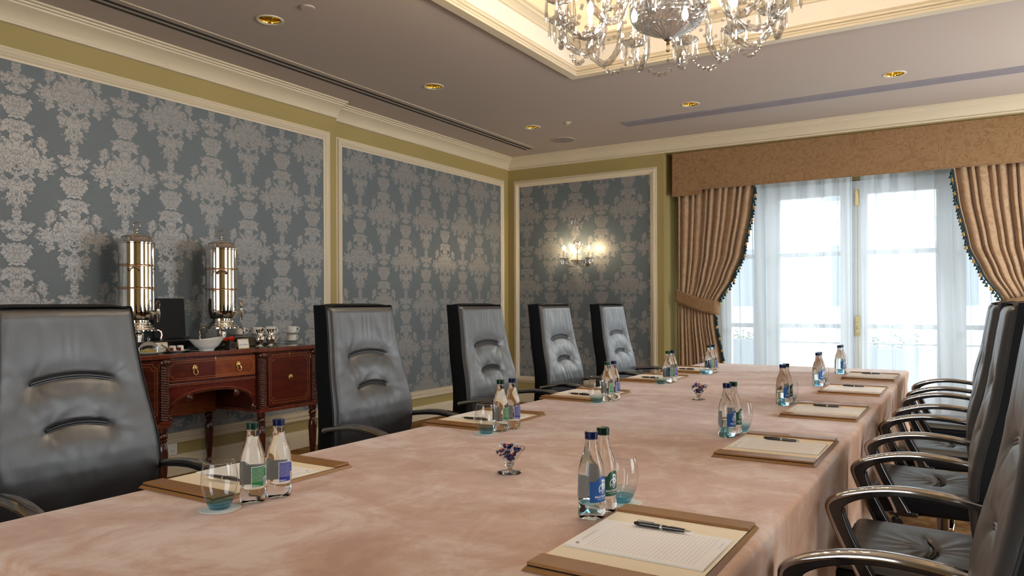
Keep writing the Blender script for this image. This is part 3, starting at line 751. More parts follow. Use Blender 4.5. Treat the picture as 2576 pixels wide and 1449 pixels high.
def make_chair():
    t = thing('executive_chair', 'x', 'chair')
    N1, N2 = 64, 96; zt, zb = 1.262, .43
    def front(u, v):
        z = zb+(zt-zb)*v; w = sm(WP, z)-.006; y = (u*2-1)*w
        e = min(1, (1-abs(u*2-1))*w/.035); ev = min(1, (1-v)*(zt-zb)/.03, v*(zt-zb)/.04+.02)
        puff = .026*sqrt(max(0, 1-(1-e)**2))*sqrt(max(0, 1-(1-ev)**2))
        d = (crease(y, z, 1.018, .13, .018)+crease(y, z, .868, .10, .016)) if e > .3 else 0
        return (sm(BP, z)-.012+puff-d*min(1, e*1.2)+wrinkle(y, z)*e*ev, y, z)
    bc = MB().grid(front, N1, N2).build('back_cushion', LEATHER, t, angle=0, fix=False)
    # creases' double stitched lips
    for zc, hw, ar in ((1.018, .13, .018), (.868, .10, .016)):
        pts = []
        for i in range(15):
            y = -hw+2*hw*i/14; z = zc+ar*(1-(y/hw)**2); pts.append((sm(BP, z)-.012+.026-.017, y, z))
        c_ = MB(); c_.tube([(p[0], p[1], p[2]+.0035) for p in pts], .0034, 6); c_.tube([(p[0], p[1], p[2]-.0035) for p in pts], .0034, 6); c_.build('stitched_crease', SIDEL2, bc)
    def shell(u, v):
        z = zb-.01+(zt-zb+.016)*v; w = sm(WP, z); th = .088-.02*v
        a = u*2-1
        x0 = sm(BP, z)-.012
        # around the sides and the back (u: left front edge -> back -> right front edge)
        q = abs(a)
        if q > .72: yy = w; xx = x0-th*(1-q)/.28*1.0
        elif q > .58:
            g = (q-.58)/.14*pi/2; yy = w-.028*(1-sin(g)); xx = x0-th-.028*cos(g)+.0
        else: yy = (w-.028)*q/.58; xx = x0-th-.028
        return (xx, yy*(1 if a > 0 else -1), z)
    MB().grid(shell, 50, 26).build('back_shell', SHADEL, t, angle=50, fix=False)
    def top(u, v):
        a = (u*2-1); z = zt+.004+.010*sin(pi*v)*1; y = a*(sm(WP, 1.262)-.002); x = sm(BP, 1.262)-.012+.010-(.088-.02+.028+.010)*v
        z -= .012*(abs(a)**8)
        return (x, y, z)
    MB().grid(top, 20, 6).build('back_top', SHADEL, t, angle=60, fix=False)
    for s_ in (-1, 1):
        pts = [(sm(BP, z_)-.010, s_*(sm(WP, z_)-.002), z_) for z_ in [zt-(zt-zb)*k/26 for k in range(27)]]
        MB().tube(pts, .0032, 6).build('seam_piping', SEAM, t)
    b = MB(); b.grid(lambda u, v: (sm(BP, zb)-.012-(.116)*u, (v*2-1)*(sm(WP, zb)), zb-.008), 2, 4); b.build('back_bottom', SHADEL, t, fix=False)
    # seat
    def seat(u, v):
        x = -.17+.43*u; y = (v*2-1)*.262; ex = min(1, min(u, 1-u)*.43/.035); ey = min(1, (1-abs(v*2-1))*.262/.035)
        puff = .028*sqrt(max(0, 1-(1-ex)**2))*sqrt(max(0, 1-(1-ey)**2))
        yc = y/.11; xl = .02-.025*(1-min(1.5, abs(yc))**2)
        d = exp(-((x-xl)/.010)**2)*.016/(1+exp((abs(yc)-1)*12))+exp(-((x-xl)/.05)**2)*.008/(1+exp((abs(yc)-1.1)*7))
        w = .0022*sin(atan2(y, x-.02)*13)*exp(-(hypot(x-.02, y)/.16)**2)*min(1, hypot(x-.02, y)/.05)
        return (x, y, .450+puff-d+w*ex*ey+.010*u)
    sc_ = MB().grid(seat, 60, 60).build('seat_cushion', LEATHER, t, angle=0, fix=False)
    MB().tube([(.02-.025*(1-(y/.11)**2), y, .453+.028-.012) for y in [-.11+.22*k/12 for k in range(13)]], .0034, 6).build('stitched_crease', SEAM, sc_)
    b = MB(); b.box(-.17, .258, -.262, .262, .375, .455); b.build('seat_base', SHADEL, t, bevel=.018, seg=3)
    MB().tube([(-.17, -.263, .452), (.25, -.263, .458), (.26, -.25, .459), (.26, .25, .459), (.25, .263, .458), (-.17, .263, .452)], .003, 6).build('seat_piping', SEAM, t)
    b = MB(); b.box(-.26, -.10, -.05, .05, .335, .375); b.box(-.285, -.245, -.045, .045, .335, .62); b.build('back_bracket', BLACKP, t, bevel=.008)
    # arms
    OUT = [(-.155, .698), (-.10, .710), (-.02, .722), (.06, .726), (.13, .720), (.19, .706), (.235, .690), (.262, .674), (.273, .655), (.268, .63), (.245, .575), (.215, .51), (.175, .43), (.16, .392)]
    INN = [(-.155, .682), (-.10, .693), (-.02, .703), (.06, .706), (.125, .699), (.18, .684), (.212, .668), (.226, .655), (.229, .642), (.224, .62), (.203, .565), (.17, .50), (.13, .43), (.11, .392)]
    def sub(tab):
        r = []
        for i in range(len(tab)-1):
            for q in range(3):
                t_ = q/3; p0 = tab[max(0, i-1)]; p1 = tab[i]; p2 = tab[i+1]; p3 = tab[min(len(tab)-1, i+2)]
                r.append(tuple(.5*(2*p1[k]+(p2[k]-p0[k])*t_+(2*p0[k]-5*p1[k]+4*p2[k]-p3[k])*t_*t_+(3*p1[k]-p0[k]-3*p2[k]+p3[k])*t_**3) for k in (0, 1)))
        r.append(tab[-1]); return r
    O2, I2 = sub(OUT), sub(INN)
    for s_ in (-1, 1):
        c0, hw = s_*.291, .021
        b = MB(); n = len(O2); vs = []
        for (o, i_) in zip(O2, I2):
            for (p, y) in ((o, -hw), (o, hw), (i_, hw), (i_, -hw)): vs.append((p[0], c0+y, p[1]))
        fs = [(4*k+q, 4*k+(q+1) % 4, 4*k+4+(q+1) % 4, 4*k+4+q) for k in range(n-1) for q in range(4)]+[(0, 1, 2, 3), (4*n-4, 4*n-1, 4*n-2, 4*n-3)]
        ar = b.add(vs, fs).build('armrest', BLACKP, t, bevel=.004, angle=40)
        # chrome rails on both outer edges of the arm
        m_ = MB()
        m_.tube([(p[0]+.002, c0, p[1]+.003) for p in O2], .0085, 10, squash=(.6, 2.5), up=(0, 0, 1) if False else None)
        m_ = MB(); vs = []
        for k, p in enumerate(O2):
            a = O2[max(0, k-1)]; c = O2[min(n-1, k+1)]; dx, dz = c[0]-a[0], c[1]-a[1]; l = hypot(dx, dz); nx, nz = -dz/l, dx/l
            for (o, y) in ((.000, -.0225), (.005, -.019), (.0075, -.008), (.008, 0), (.0075, .008), (.005, .019), (.000, .0225), (-.007, .0225), (-.007, -.0225)):
                vs.append((p[0]+nx*o, c0+y, p[1]+nz*o))
        q_ = 9; fs = [(q_*k+q, q_*k+(q+1) % q_, q_*k+q_+(q+1) % q_, q_*k+q_+q) for k in range(n-1) for q in range(q_)]+[tuple(range(q_)), tuple(q_*n-1-q for q in range(q_))]
        m_.add(vs, fs).build('chrome_strip', CHROMEM, ar, angle=50)
        m_ = MB(); vs = []
        k0 = 24
        for k in range(k0, n):
            p = I2[k]
            vs += [(p[0]-.003, c0-.0215, p[1]), (p[0]-.003, c0-.015, p[1]), (p[0]+.004, c0-.015, p[1]), (p[0]+.004, c0-.0225, p[1])]
        nn = n-k0; fs = [(4*k+q, 4*k+(q+1) % 4, 4*k+4+(q+1) % 4, 4*k+4+q) for k in range(nn-1) for q in range(4)]
        m_.add(vs, fs).build('chrome_strip', CHROME, ar, smooth=False)
        m_ = MB(); m_.sphere((-.158, c0, .691), .0155, 14, 10, sc=(.9, 1.35, 1)); m_.sphere((-.150, c0-s_*.02, .691), .009, 10, 8)
        m_.build('end_knob', CHROME, ar)
    m_ = MB(); m_.box(.08, .19, -.285, .285, .372, .392); m_.build('arm_bracket', BLACKP, t, bevel=.005)
    # base
    MB().lathe([(.03, .10), (.03, .22), (.022, .222), (.022, .345), (.05, .35), (.055, .375)], 20).build('gas_column', CHROMED, t)
    MB().lathe([(.045, .075), (.048, .10), (.04, .125), (.03, .13)], 20).build('hub', CHROME, t)
    for k in range(5):
        a = 2*pi*k/5+.3; m4 = Matrix.Rotation(a, 4, 'Z')
        MB().add([(x, y, z) for (x, z0, z1, w) in ((.03, .078, .118, .026), (.16, .072, .105, .022), (.29, .062, .080, .014)) for (y, z) in ((-w, z0), (w, z0), (w*.7, z1), (-w*.7, z1))],
                 [(0, 1, 2, 3), (8, 11, 10, 9)]+[(4*j+q, 4*j+(q+1) % 4, 4*j+4+(q+1) % 4, 4*j+4+q) for j in range(2) for q in range(4)], m4).build('leg', CHROME, t, bevel=.004)
        c = m4 @ Vector((.285, 0, 0)); ca = MB()
        for s_ in (-1, 1): ca.lathe([(.001, -.011), (.024, -.011), (.027, -.006), (.027, .006), (.024, .011), (.001, .011)], 16, m=Matrix.Translation((c.x, c.y, .027)) @ m4 @ Matrix.Translation((0, s_*.016, 0)) @ Matrix.Rotation(pi/2, 4, 'X'))
        ca.lathe([(.008, .03), (.010, .062)], 10, c=(c.x, c.y, 0)); ca.build('caster', BLACKP, t)
    return t
ch = make_chair(); CT = snap(ch)
LY = [1.335, 2.755, 3.82, 4.785, 5.80]; RY = [1.49, 2.735, 3.80, 4.83, 5.80]
LL = ['black leather chair at the near left, its back cut by the picture edge',
      'black leather chair beside the sideboard door, next to the cut-off near left one',
      'black leather chair in the middle of the row along the damask wall',
      'black leather chair in front of the room corner, fourth along the damask wall',
      'black leather chair in front of the crystal wall light, farthest along the damask wall']
RL = ['black leather chair at the near right edge, only its back and one arm showing',
      'black leather chair on the right with its whole seat in view, next after nearest',
      'black leather chair in the middle of the window side row',
      'black leather chair on the window side, fourth away from the camera',
      'black leather chair on the window side nearest the garden doors']
for i, y in enumerate(LY):
    o = ch if i == 0 else dup(CT, (0, 0, 0))
    o.location = (-2.365, y, 0); o.rotation_euler = (0, 0, radians((0, 0, 0, 1, 0)[i])); o['label'] = LL[i]; o['group'] = 'leather chairs along the damask wall side'
for i, y in enumerate(RY):
    o = dup(CT, (-.095+(0, 0, -.006, .02, .025)[i], y, 0), pi, RL[i], 'leather chairs along the window side')

# ------------------------------------------------------------------ place settings
HIDE = plain('tan grained hide', srgb(150, 104, 52), .38, bumps=(600, .35, .002), vary=(6, .85), coat=.15)
GAPDARK = plain('dark gap shade', srgb(40, 26, 16), .6)
CREAM = plain('cream blotter card', srgb(248, 232, 204), .7)
def ruled():
    m, nt, b = newmat('ruled white notepaper')
    tc = nt.nodes.new('ShaderNodeTexCoord'); sp = nt.nodes.new('ShaderNodeSeparateXYZ'); nt.links.new(tc.outputs['Object'], sp.inputs[0])
    y = mth(nt, 'DIVIDE', sp.outputs['Y'], .0088); fr = mth(nt, 'SUBTRACT', y, mth(nt, 'FLOOR', y))
    l = mth(nt, 'LESS_THAN', fr, .10)
    a = mth(nt, 'MULTIPLY', mth(nt, 'LESS_THAN', sp.outputs['Y'], .108), mth(nt, 'GREATER_THAN', sp.outputs['Y'], -.128))
    c = mth(nt, 'LESS_THAN', mth(nt, 'ABSOLUTE', sp.outputs['X']), .092)
    f = mth(nt, 'MULTIPLY', mth(nt, 'MULTIPLY', l, a), c)
    mx = nt.nodes.new('ShaderNodeMix'); mx.data_type = 'RGBA'; nt.links.new(f, mx.inputs[0])
    mx.inputs[6].default_value = srgb(253, 249, 246)+(1,); mx.inputs[7].default_value = srgb(206, 198, 196)+(1,)
    nt.links.new(mx.outputs[2], b.inputs['Base Color']); b.inputs['Roughness'].default_value = .75; return m
RULED = ruled()
TT = TZ+.0012
def bevbox(b, hx_, hy_, z0, z1, e):
    return b.add([(-hx_, -hy_, z0), (hx_, -hy_, z0), (hx_, hy_, z0), (-hx_, hy_, z0), (-hx_+e, -hy_+e, z1), (hx_-e, -hy_+e, z1), (hx_-e, hy_-e, z1), (-hx_+e, hy_-e, z1)],
                 [(0, 3, 2, 1), (4, 5, 6, 7), (0, 1, 5, 4), (1, 2, 6, 5), (2, 3, 7, 6), (3, 0, 4, 7)])
def make_pad():
    t = thing('desk_blotter', 'x', 'blotter')
    bevbox(MB(), .258, .166, 0, .0075, .006).build('base_board', HIDE, t, smooth=False)
    MB().box(-.25, .25, -.158, .158, .0075, .0085).build('dark_gap', GAPDARK, t, smooth=False)  # dark sheet in place of the shaded gap between the blotter's layers
    MB().box(-.205, .205, -.157, .157, .0085, .0098).build('blotting_sheet', CREAM, t, smooth=False)
    for s_ in (-1, 1):
        b = MB(); x0, x1 = (.187, .249) if s_ > 0 else (-.249, -.187)
        b.box(x0, x1, -.160, .160, .0086, .0155); f_ = b.build('end_flap', HIDE, t, bevel=.0025)
        b = MB()
        for k in range(52): y = -.156+k*.006; b.box(s_*.190-.0006, s_*.190+.0006, y, y+.0036, .0155, .0161)
        b.build('stitching', INLAY, f_, smooth=False)
    return t
def make_note():
    t = thing('notepad', 'x', 'notepad')
    def fn(u, v):
        return ((u-.5)*.212, (v-.5)*.298, .0035+.003*max(0, v-.9)*6*(1-u)*.3)
    MB().box(-.106, .106, -.149, .149, 0, .0034).build('pages', CARD, t, smooth=False)
    MB().grid(fn, 4, 8).build('top_sheet', RULED, t, smooth=False, fix=False)
    v, f = text_mb('INTERCONTINENTAL', .0072, space=1.1)
    MB().add([(p[0]-.022, p[1]+.128, .0045) for p in v], f).build('letterhead', GREYINK, t, smooth=False, fix=False)
    MB().lathe([(.0042, 0), (.0042, .0004), (.0028, .0005), (.0027, .0001)], 10, c=(-.082, .128, .0042)).build('crest', GREYINK, t, smooth=False)
    v, f = text_mb('www.intercontinental.com', .004)
    MB().add([(p[0]+.05, p[1]-.138, .0039) for p in v], f).build('footer_print', GREYINK, t, smooth=False, fix=False)
    return t
def make_pen():
    t = thing('ballpoint_pen', 'x', 'pen')   # lies along y: tip towards -y
    m4 = Matrix.Rotation(-pi/2, 4, 'X')
    MB().lathe([(.0006, -.071), (.0012, -.066), (.0036, -.052), (.0043, -.050)], 14, m=m4).build('tip', CHROME, t)
    MB().lathe([(.0043, -.050), (.0052, -.03), (.0056, -.004), (.0056, .0)], 16, m=m4).build('barrel', BLKLAC, t)
    MB().lathe([(.0058, 0), (.0062, .001), (.0058, .002), (.0062, .004), (.0058, .006)], 16, m=m4).build('ring', CHROME, t)
    MB().lathe([(.0057, .006), (.0057, .05), (.0052, .060), (.0035, .067), (.001, .069)], 16, m=m4).build('cap', BLKLAC, t)
    b = MB(); b.tube([(0, .020, .0072), (0, .045, .0078), (0, .058, .0076), (0, .060, .0048)], .0013, 8, squash=(1, 1.4)); b.sphere((0, .020, .0069), .0019, 8, 6)
    b.build('clip', CHROME, t)
    return t

def blabel(name, parent, a0, a1, z0, z1, mat, rad, top=None, n=18, dr=.0005):
    b = MB(); nz = 6
    def fn(u, v):
        a = a0+(a1-a0)*u; zt = z1+(top(u) if top else 0); z = z0+(zt-z0)*v
        r = rad(z)+dr; return (r*cos(a), r*sin(a), z)
    return b.grid(fn, n, nz).build(name, mat, parent, angle=60, fix=False)
BPROF = [(.0275, 0), (.0310, .002), (.0330, .008), (.0334, .020), (.0328, .030), (.0312, .0365), (.0312, .039), (.0326, .043), (.0328, .075), (.0328, .098), (.0318, .112), (.0296, .126), (.0262, .139), (.0220, .152), (.0182, .163), (.0156, .174), (.0142, .184), (.0137, .190), (.0137, .193)]
def brad(z):
    for (r0, z0), (r1, z1) in zip(BPROF, BPROF[1:]):
        if z <= z1: return r0+(r1-r0)*(z-z0)/(z1-z0)
    return .0137
def lab(name, col, rough=.35):
    m, nt, b = newmat(name); g = nt.nodes.new('ShaderNodeNewGeometry'); mx = nt.nodes.new('ShaderNodeMix'); mx.data_type = 'RGBA'
    nt.links.new(g.outputs['Backfacing'], mx.inputs[0]); mx.inputs[6].default_value = tuple(col)+(1,); mx.inputs[7].default_value = srgb(196, 200, 198)+(1,)
    nt.links.new(mx.outputs[2], b.inputs['Base Color']); b.inputs['Roughness'].default_value = rough; return m
LBLUE = lab('royal blue label print', srgb(28, 44, 150)); LTEAL = lab('blue front label print', srgb(10, 78, 146), .3); LGREEN = lab('green label print', srgb(16, 122, 58)); LDGREEN = lab('dark green front label print', srgb(8, 78, 52), .3)
LWHITE = plain('white label print', srgb(238, 238, 240), .4); LGOLD = plain('pale gold print', srgb(214, 200, 160), .35)
CAPB = plain('navy screw cap', srgb(14, 28, 74), .25, .4); CAPG = plain('dark green screw cap', srgb(10, 50, 36), .25, .4)
def wrap_text(b, txt, size, ac, zc, dr=.0009, bold=False, space=1, sx=1):
    v, f = text_mb(txt, size, bold, space); 
    vs = []
    for p in v:
        z = zc+p[1]; r = brad(z)+dr; a = ac+p[0]*sx/brad(zc); vs.append((r*cos(a), r*sin(a), z))
    b.add(vs, f)
def make_bottle(green):
    col = 'green' if green else 'blue'
    t = thing('water_bottle', 'x', 'bottle')
    def rr(r, z, a, j): return r*(1+(.006*sin(a*9+z*400) if z < .03 and z > .005 else 0))
    MB().lathe(BPROF, 48, rad=rr).build('glass_body', WATERG, t, angle=40)
    MB().lathe([(.0139, .187), (.0152, .1875), (.0152, .190), (.0139, .1905)], 28, cap=False).build('neck_ring', CLEARG, t)
    cp = MB(); cp.lathe([(.0145, .1915), (.0158, .192), (.0158, .1955), (.0150, .1962), (.0150, .1975), (.0158, .1982), (.0158, .2075), (.0148, .2088), (.001, .2090)], 40, rad=lambda r, z, a, j: r*(1+.012*(cos(a*20) if .198 < z < .208 else 0)))
    cp.build('cap', CAPG if green else CAPB, t, angle=30)
    C1 = LDGREEN if green else LTEAL; C2 = LGREEN if green else LBLUE
    # front label (towards +x of the bottle), back label opposite
    h = 1.08
    arch = lambda u: .012*sqrt(max(0, 1-((u-.5)/.26)**2))
    fr = blabel('front_label', t, -h, h, .0435, .093, C1, brad, arch, 40)
    b = MB(); wrap_text(b, 'BALLYGOWAN', .0068, 0, .0565, bold=True, sx=.98)
    wrap_text(b, 'NATURAL MINERAL WATER', .0027, 0, .0508); b.build('brand_lettering', LWHITE, fr, smooth=False, fix=False)
    b = MB(); wrap_text(b, 'B', .034, .06, .0835, bold=True, sx=.8)
    def ringp(cx, cz, r, w, a0=0, a1=2*pi, n=26):
        vs = []
        for i in range(n+1):
            q = a0+(a1-a0)*i/n
            for rr_ in (r-w, r+w):
                x = cx+rr_*cos(q)*.85; z = cz+rr_*sin(q); ra = brad(z)+.0010; aa = x/.0328; vs.append((ra*cos(aa), ra*sin(aa), z))
        b.add(vs, [(2*i, 2*i+1, 2*i+3, 2*i+2) for i in range(n)])
    ringp(-.0035, .0745, .0105, .0011, -.5*pi, 1.25*pi); ringp(-.0035, .0755, .006, .0009, -.9*pi, .6*pi); b.build('monogram', LWHITE, fr, smooth=False, fix=False)
    bk = blabel('back_label', t, pi-.82, pi+.82, .0432, .0965, LWHITE, brad, None, 24)
    blabel('back_print', bk, pi-.78, pi+.55, .0445, .0950, C2, brad, None, 24, dr=.0009)
    b = MB()
    for k in range(11):
        wrap_text(b, ('natural mineral water bottled', 'at source in county limerick', 'best served chilled calcium 114', 'magnesium 16 sodium 15')[k % 4], .0029, pi-.28, .0915-k*.0033, dr=.0012)
    wrap_text(b, '750', .0052, pi+.40, .0915, dr=.0012, bold=True); wrap_text(b, '330ml e', .0060, pi-.50, .0480, dr=.0012, bold=True)
    b.build('small_print', LWHITE, bk, smooth=False, fix=False)
    b = MB()
    def patch(a0, a1, z0, z1, dr):
        r = brad(.07)+dr; n = 2; vs = []
        for i in range(n+1):
            a = a0+(a1-a0)*i/n; vs += [(r*cos(a), r*sin(a), z0), (r*cos(a), r*sin(a), z1)]
        b.add(vs, [(2*i, 2*i+2, 2*i+3, 2*i+1) for i in range(n)])
    patch(pi+.20, pi+.52, .0455, .068, .0013); b.build('barcode_panel', LWHITE, bk, smooth=False, fix=False)
    b = MB(); random.seed(5); z = .047
    while z < .0665: h_ = random.choice((.0006, .0011, .0015)); patch(pi+.24, pi+.48, z, z+h_, .0016); z += h_+.0009
    b.build('barcode', INK, bk, smooth=False, fix=False)
    return t
def make_tumbler():
    t = thing('tumbler', 'x', 'glass')
    O_ = [(.022, .004), (.0262, .006), (.0305, .014), (.0365, .028), (.0425, .048), (.0450, .068), (.0440, .090), (.0405, .110), (.0385, .118)]
    MB().lathe(O_, 56, cap=False).build('bowl', TUMB, t, angle=0)
    MB().lathe([(.0385, .118), (.0389, .1188), (.0380, .1192), (.0376, .1185)], 56, cap=False).build('rim', CLEARG, t)
    b_ = MB().lathe([(.001, 0), (.021, 0), (.0245, .002), (.0262, .006), (.0303, .014), (.0318, .018), (.026, .013), (.018, .0095), (.001, .0085)], 48, cap=False).build('turquoise_base', TINT1, t, angle=30)
    MB().lathe([(.0320, .0185), (.0360, .0275)], 48, cap=False).build('tint_band', TINT2, b_)
    MB().lathe([(.0362, .028), (.0392, .037)], 48, cap=False).build('tint_band', TINT3, b_)
    return t
PAPERW = plain('white paper coaster', srgb(226, 226, 222), .8); GOLDP = plain('gold grey coaster print', srgb(150, 146, 118), .7)
def make_coaster():
    t = thing('coaster', 'x', 'coaster')
    MB().lathe([(.050, 0), (.050, .0012), (.001, .0014)], 48, rad=lambda r, z, a, j: r*(1+(.035*cos(a*4) if r > .04 else 0))).build('disc', PAPERW, t)
    MB().lathe([(.0435, .0016), (.0442, .0016)], 48, cap=False).build('printed_ring', GOLDP, t, smooth=False)
    return t
random.seed(11)
pad0, note0, pen0 = make_pad(), make_note(), make_pen()
bg0, bb0 = make_bottle(True), make_bottle(False)
gl0, co0 = make_tumbler(), make_coaster()
TR_ = {k: snap(v) for k, v in dict(pad=pad0, note=note0, pen=pen0, g=bg0, b=bb0, gl=gl0, co=co0).items()}
USED = set()
def put(key, loc, rz, label, group):
    if key not in USED:
        USED.add(key); o = TR_[key][0]; o.location = loc; o.rotation_euler = (0, 0, rz); o['label'] = label; o['group'] = group; return o
    return dup(TR_[key], loc, rz, label, group)
WHERE_R = ['at the nearest right-hand place', 'at the second right-hand place', 'at the third right-hand place', 'at the fourth right-hand place', 'at the right-hand place nearest the garden doors']
WHERE_L = ['at the nearest left-hand place', 'at the second left-hand place', 'at the third left-hand place', 'at the fourth left-hand place', 'at the left-hand place farthest away']
RP = [1.500, 2.752, 3.790, 4.802, 5.735]; LP = [1.500, 2.785, 3.810, 4.880, 5.640]
RJ = [0, .012, .02, -.01, 0]; LJ = [-.02, .015, -.01, .01, 0]
RB = [((-.782, 1.640), (-.782, 1.708), (-.774, 1.803)), ((-.799, 2.895), (-.793, 2.962), (-.784, 3.050)), ((-.801, 3.922), (-.799, 3.993), (-.800, 4.088)), ((-.801, 4.960), (-.803, 5.030), (-.806, 5.125)), ((-.802, 5.883), (-.800, 5.955), (-.812, 6.045))]
LB = [((-1.614, 1.315), (-1.600, 1.390), (-1.627, 1.222)), ((-1.638, 2.575), (-1.626, 2.648), (-1.648, 2.484)), ((-1.645, 3.650), (-1.640, 3.725), (-1.665, 3.560)), ((-1.673, 4.672), (-1.668, 4.744), (-1.690, 4.580)), ((-1.637, 5.460), (-1.630, 5.532), (-1.640, 5.368))]
for i in range(5):
    for side in (1, -1):
        yy = (RP if side > 0 else LP)[i]; xx = -.578 if side > 0 else -1.846; rz = (pi/2 if side > 0 else -pi/2)
        W = (WHERE_R if side > 0 else WHERE_L)[i]; j = (RJ if side > 0 else LJ)[i]
        sn = 'right side' if side > 0 else 'left side'
        put('pad', (xx, yy, TT), rz, 'tan hide desk blotter '+W, 'desk blotters')
        put('note', (xx, yy+(-.006 if side > 0 else .02), TT+.0100), rz+j, 'ruled white notepad '+W, 'notepads on the blotters')
        put('pen', (xx-side*.004, yy+(.088 if side > 0 else -.105), TT+.0100+.0034+.0062), rz+side*random.uniform(-.06, .06)-(.03 if side > 0 else 0), 'black and silver pen on the notepad '+W, 'pens on the notepads')
        B3 = (RB if side > 0 else LB)[i]
        if side > 0: keys = (('b', 'blue-capped water bottle, nearer of the pair '), ('g', 'green-capped water bottle behind the blue one '))
        else: keys = (('g', 'green-capped water bottle beside the tumbler '), ('b', 'blue-capped water bottle behind the green one '))
        for (kk, lb), p in zip(keys, B3[:2]):
            put(kk, (p[0], p[1], TT), (radians(-12) if side > 0 else pi+radians(2))+random.uniform(-.06, .06), lb+W, 'water bottles')
        g = B3[2]
        put('co', (g[0]+.002, g[1], TT), random.uniform(0, 3), 'white paper coaster under the tumbler '+W, 'paper coasters')
        put('gl', (g[0], g[1], TT+.0016), 0, 'clear tumbler with turquoise base '+W, 'tumblers')

# ------------------------------------------------------------------ sweet dishes
WRAPN = plain('navy sweet wrapper', srgb(20, 28, 74), .25, .35, vary=(60, 1.7)); WRAPR = plain('orange print', srgb(222, 96, 52), .4); WRAPW = plain('clear wrapper twist', srgb(190, 190, 204), .25, .5)
random.seed(3)
def make_sweet():
    t = thing('wrapped_sweet', 'x', 'sweet')
    MB().sphere((0, 0, 0), .0078, 10, 7, sc=(1.35, 1, .85)).build('wrapper', WRAPN, t, angle=0)
    MB().lathe([(.0045, 0), (.0045, .0005), (.001, .0006)], 12, c=(0, 0, .0064)).build('printed_badge', WRAPR, t, smooth=False)
    for s_ in (-1, 1):
        b = MB(); vs = [(s_*.009, 0, 0)]
        for k in range(7): a = -1+2*k/6; vs.append((s_*(.018+.001*(k % 2)), a*.0085, .003*(1 if k % 2 else -1)))
        b.add(vs, [(0, k+1, k+2) for k in range(6)]).build('twist', WRAPN if s_ > 0 else WRAPW, t, smooth=False, solid=.0006)
    return t
sw = make_sweet(); ST = snap(sw); first = True
for n_, (x, y, sq, nm) in enumerate(((-1.205, 1.944, 0, 'nearer'), (-1.240, 3.939, 1, 'farther'))):
    t = thing('sweet_dish', ('small round-footed glass dish of navy sweets, nearer the camera', 'small square-footed glass dish of navy sweets, farther down the table')[n_], 'dish', (x, y, TT), .4, 'glass sweet dishes')
    rim = .049
    MB().lathe([(.006, .0225), (.012, .026), (.018, .034), (.030, .050), (rim, .0755)], 8 if sq else 48, cap=False).build('bowl', TUMB, t, angle=20)
    MB().lathe([(rim-.0008, .0750), (rim+.0008, .0752), (rim+.0008, .0768), (rim-.0008, .0768)], 8 if sq else 48, cap=False).build('rim', CLEARG, t)
    MB().lathe([(.001, 0), (.037, 0), (.0372, .0022), (.030, .0045), (.012, .008), (.0075, .013), (.0095, .018), (.013, .0225), (.016, .030), (.001, .027)], 4 if sq else 40).build('foot', CLEARG, t, angle=30)
    for k in range(15):
        if k < 2: r, z = .004, .040+.004*k
        elif k < 6: r, z = .014, .054
        else: r, z = .027*(1 if k % 3 else .45), .071+(.010 if k % 3 == 0 else 0)
        a = k*2.4+n_; loc = (x+r*cos(a), y+r*sin(a), TT+z)
        o = sw if first else dup(ST, loc)
        first = False
        o.location = loc; o.rotation_euler = (random.uniform(-.5, .6), random.uniform(-.6, .6), random.uniform(0, 6.28)) if k < 12 else (random.uniform(-1, 1), random.uniform(.7, 1.2), random.uniform(0, 6.28))
        s_ = .92; o.scale = (s_, s_, s_)
        o['label'] = 'navy wrapped sweet in the %s glass dish' % nm; o['group'] = 'navy sweets in the %s dish' % nm

# ------------------------------------------------------------------ cove light of the tray
COVE = emis('warm cove strip', (1, .80, .55), 14)
cv = thing('cove_light', 'warm light strip hidden on the ledge around the ceiling tray', 'light', ((TX0+TX1)/2, (TY0+TY1)/2, 3.44))
lx, ly = (TX1-TX0)/2+.20, (TY1-TY0)/2+.20
for (a, c, e, f_) in ((-lx, lx, -ly-.02, -ly), (-lx, lx, ly, ly+.02), (-lx-.02, -lx, -ly, ly), (lx, lx+.02, -ly, ly)):
    MB().box(a, c, e, f_, 0, .01).build('strip', COVE, cv, smooth=False)

# ------------------------------------------------------------------ crystal chandelier
CX, CY_, CZ = -1.2, 3.365, 2.40
cl = thing('chandelier', 'large cut crystal chandelier hanging from the warm ceiling tray', 'chandelier', (CX, CY_, CZ))
# heights below are measured from CZ
def bowlr(r, z, a, j):
    i = round(a/(2*pi/72))
    if r < .03: return r
    if z < .1655: return r*(1+.03*(i % 2))
    return r*(1+(.030 if (j % 2 == 0 and (i+j//2) % 2 == 0) else 0))
prof = [(.001, .108), (.018, .110), (.022, .118), (.05, .132), (.085, .148), (.112, .163), (.113, .166)]
prof += [(.113+.062*sin(pi/2*k/14), .166+.085*(1-cos(pi/2*k/14))) for k in range(1, 15)]+[(.175-.004*k/9, .251+.12*k/9) for k in range(1, 10)]+[(.185, .375), (.185, .39), (.16, .385)]
MB().lathe(prof, 72, cap=False, rad=bowlr).build('cut_glass_bowl', CRYSTB, cl, smooth=False)
MB().lathe([(.001, .055), (.008, .056), (.009, .064), (.006, .070), (.006, .088), (.009, .09), (.008, .098), (.005, .102), (.014, .108), (.018, .114), (.001, .118)], 16).build('finial', BRONZE, cl)
MB().lathe([(.001, -.0), (.007, .006), (.008, .014), (.004, .022), (.0015, .028), (.0015, .055)], 8).build('drop', CRYST, cl, angle=20)
MB().lathe([(.014, .12), (.014, .36), (.03, .38), (.045, .42), (.03, .46), (.02, .50), (.035, .56), (.06, .62), (.04, .68), (.016, .74), (.016, 1.20), (.06, 1.24), (.075, 1.31)], 24, rad=lambda r, z, a, j: r*(1+.05*cos(a*8))).build('stem', CRYST, cl, angle=30)
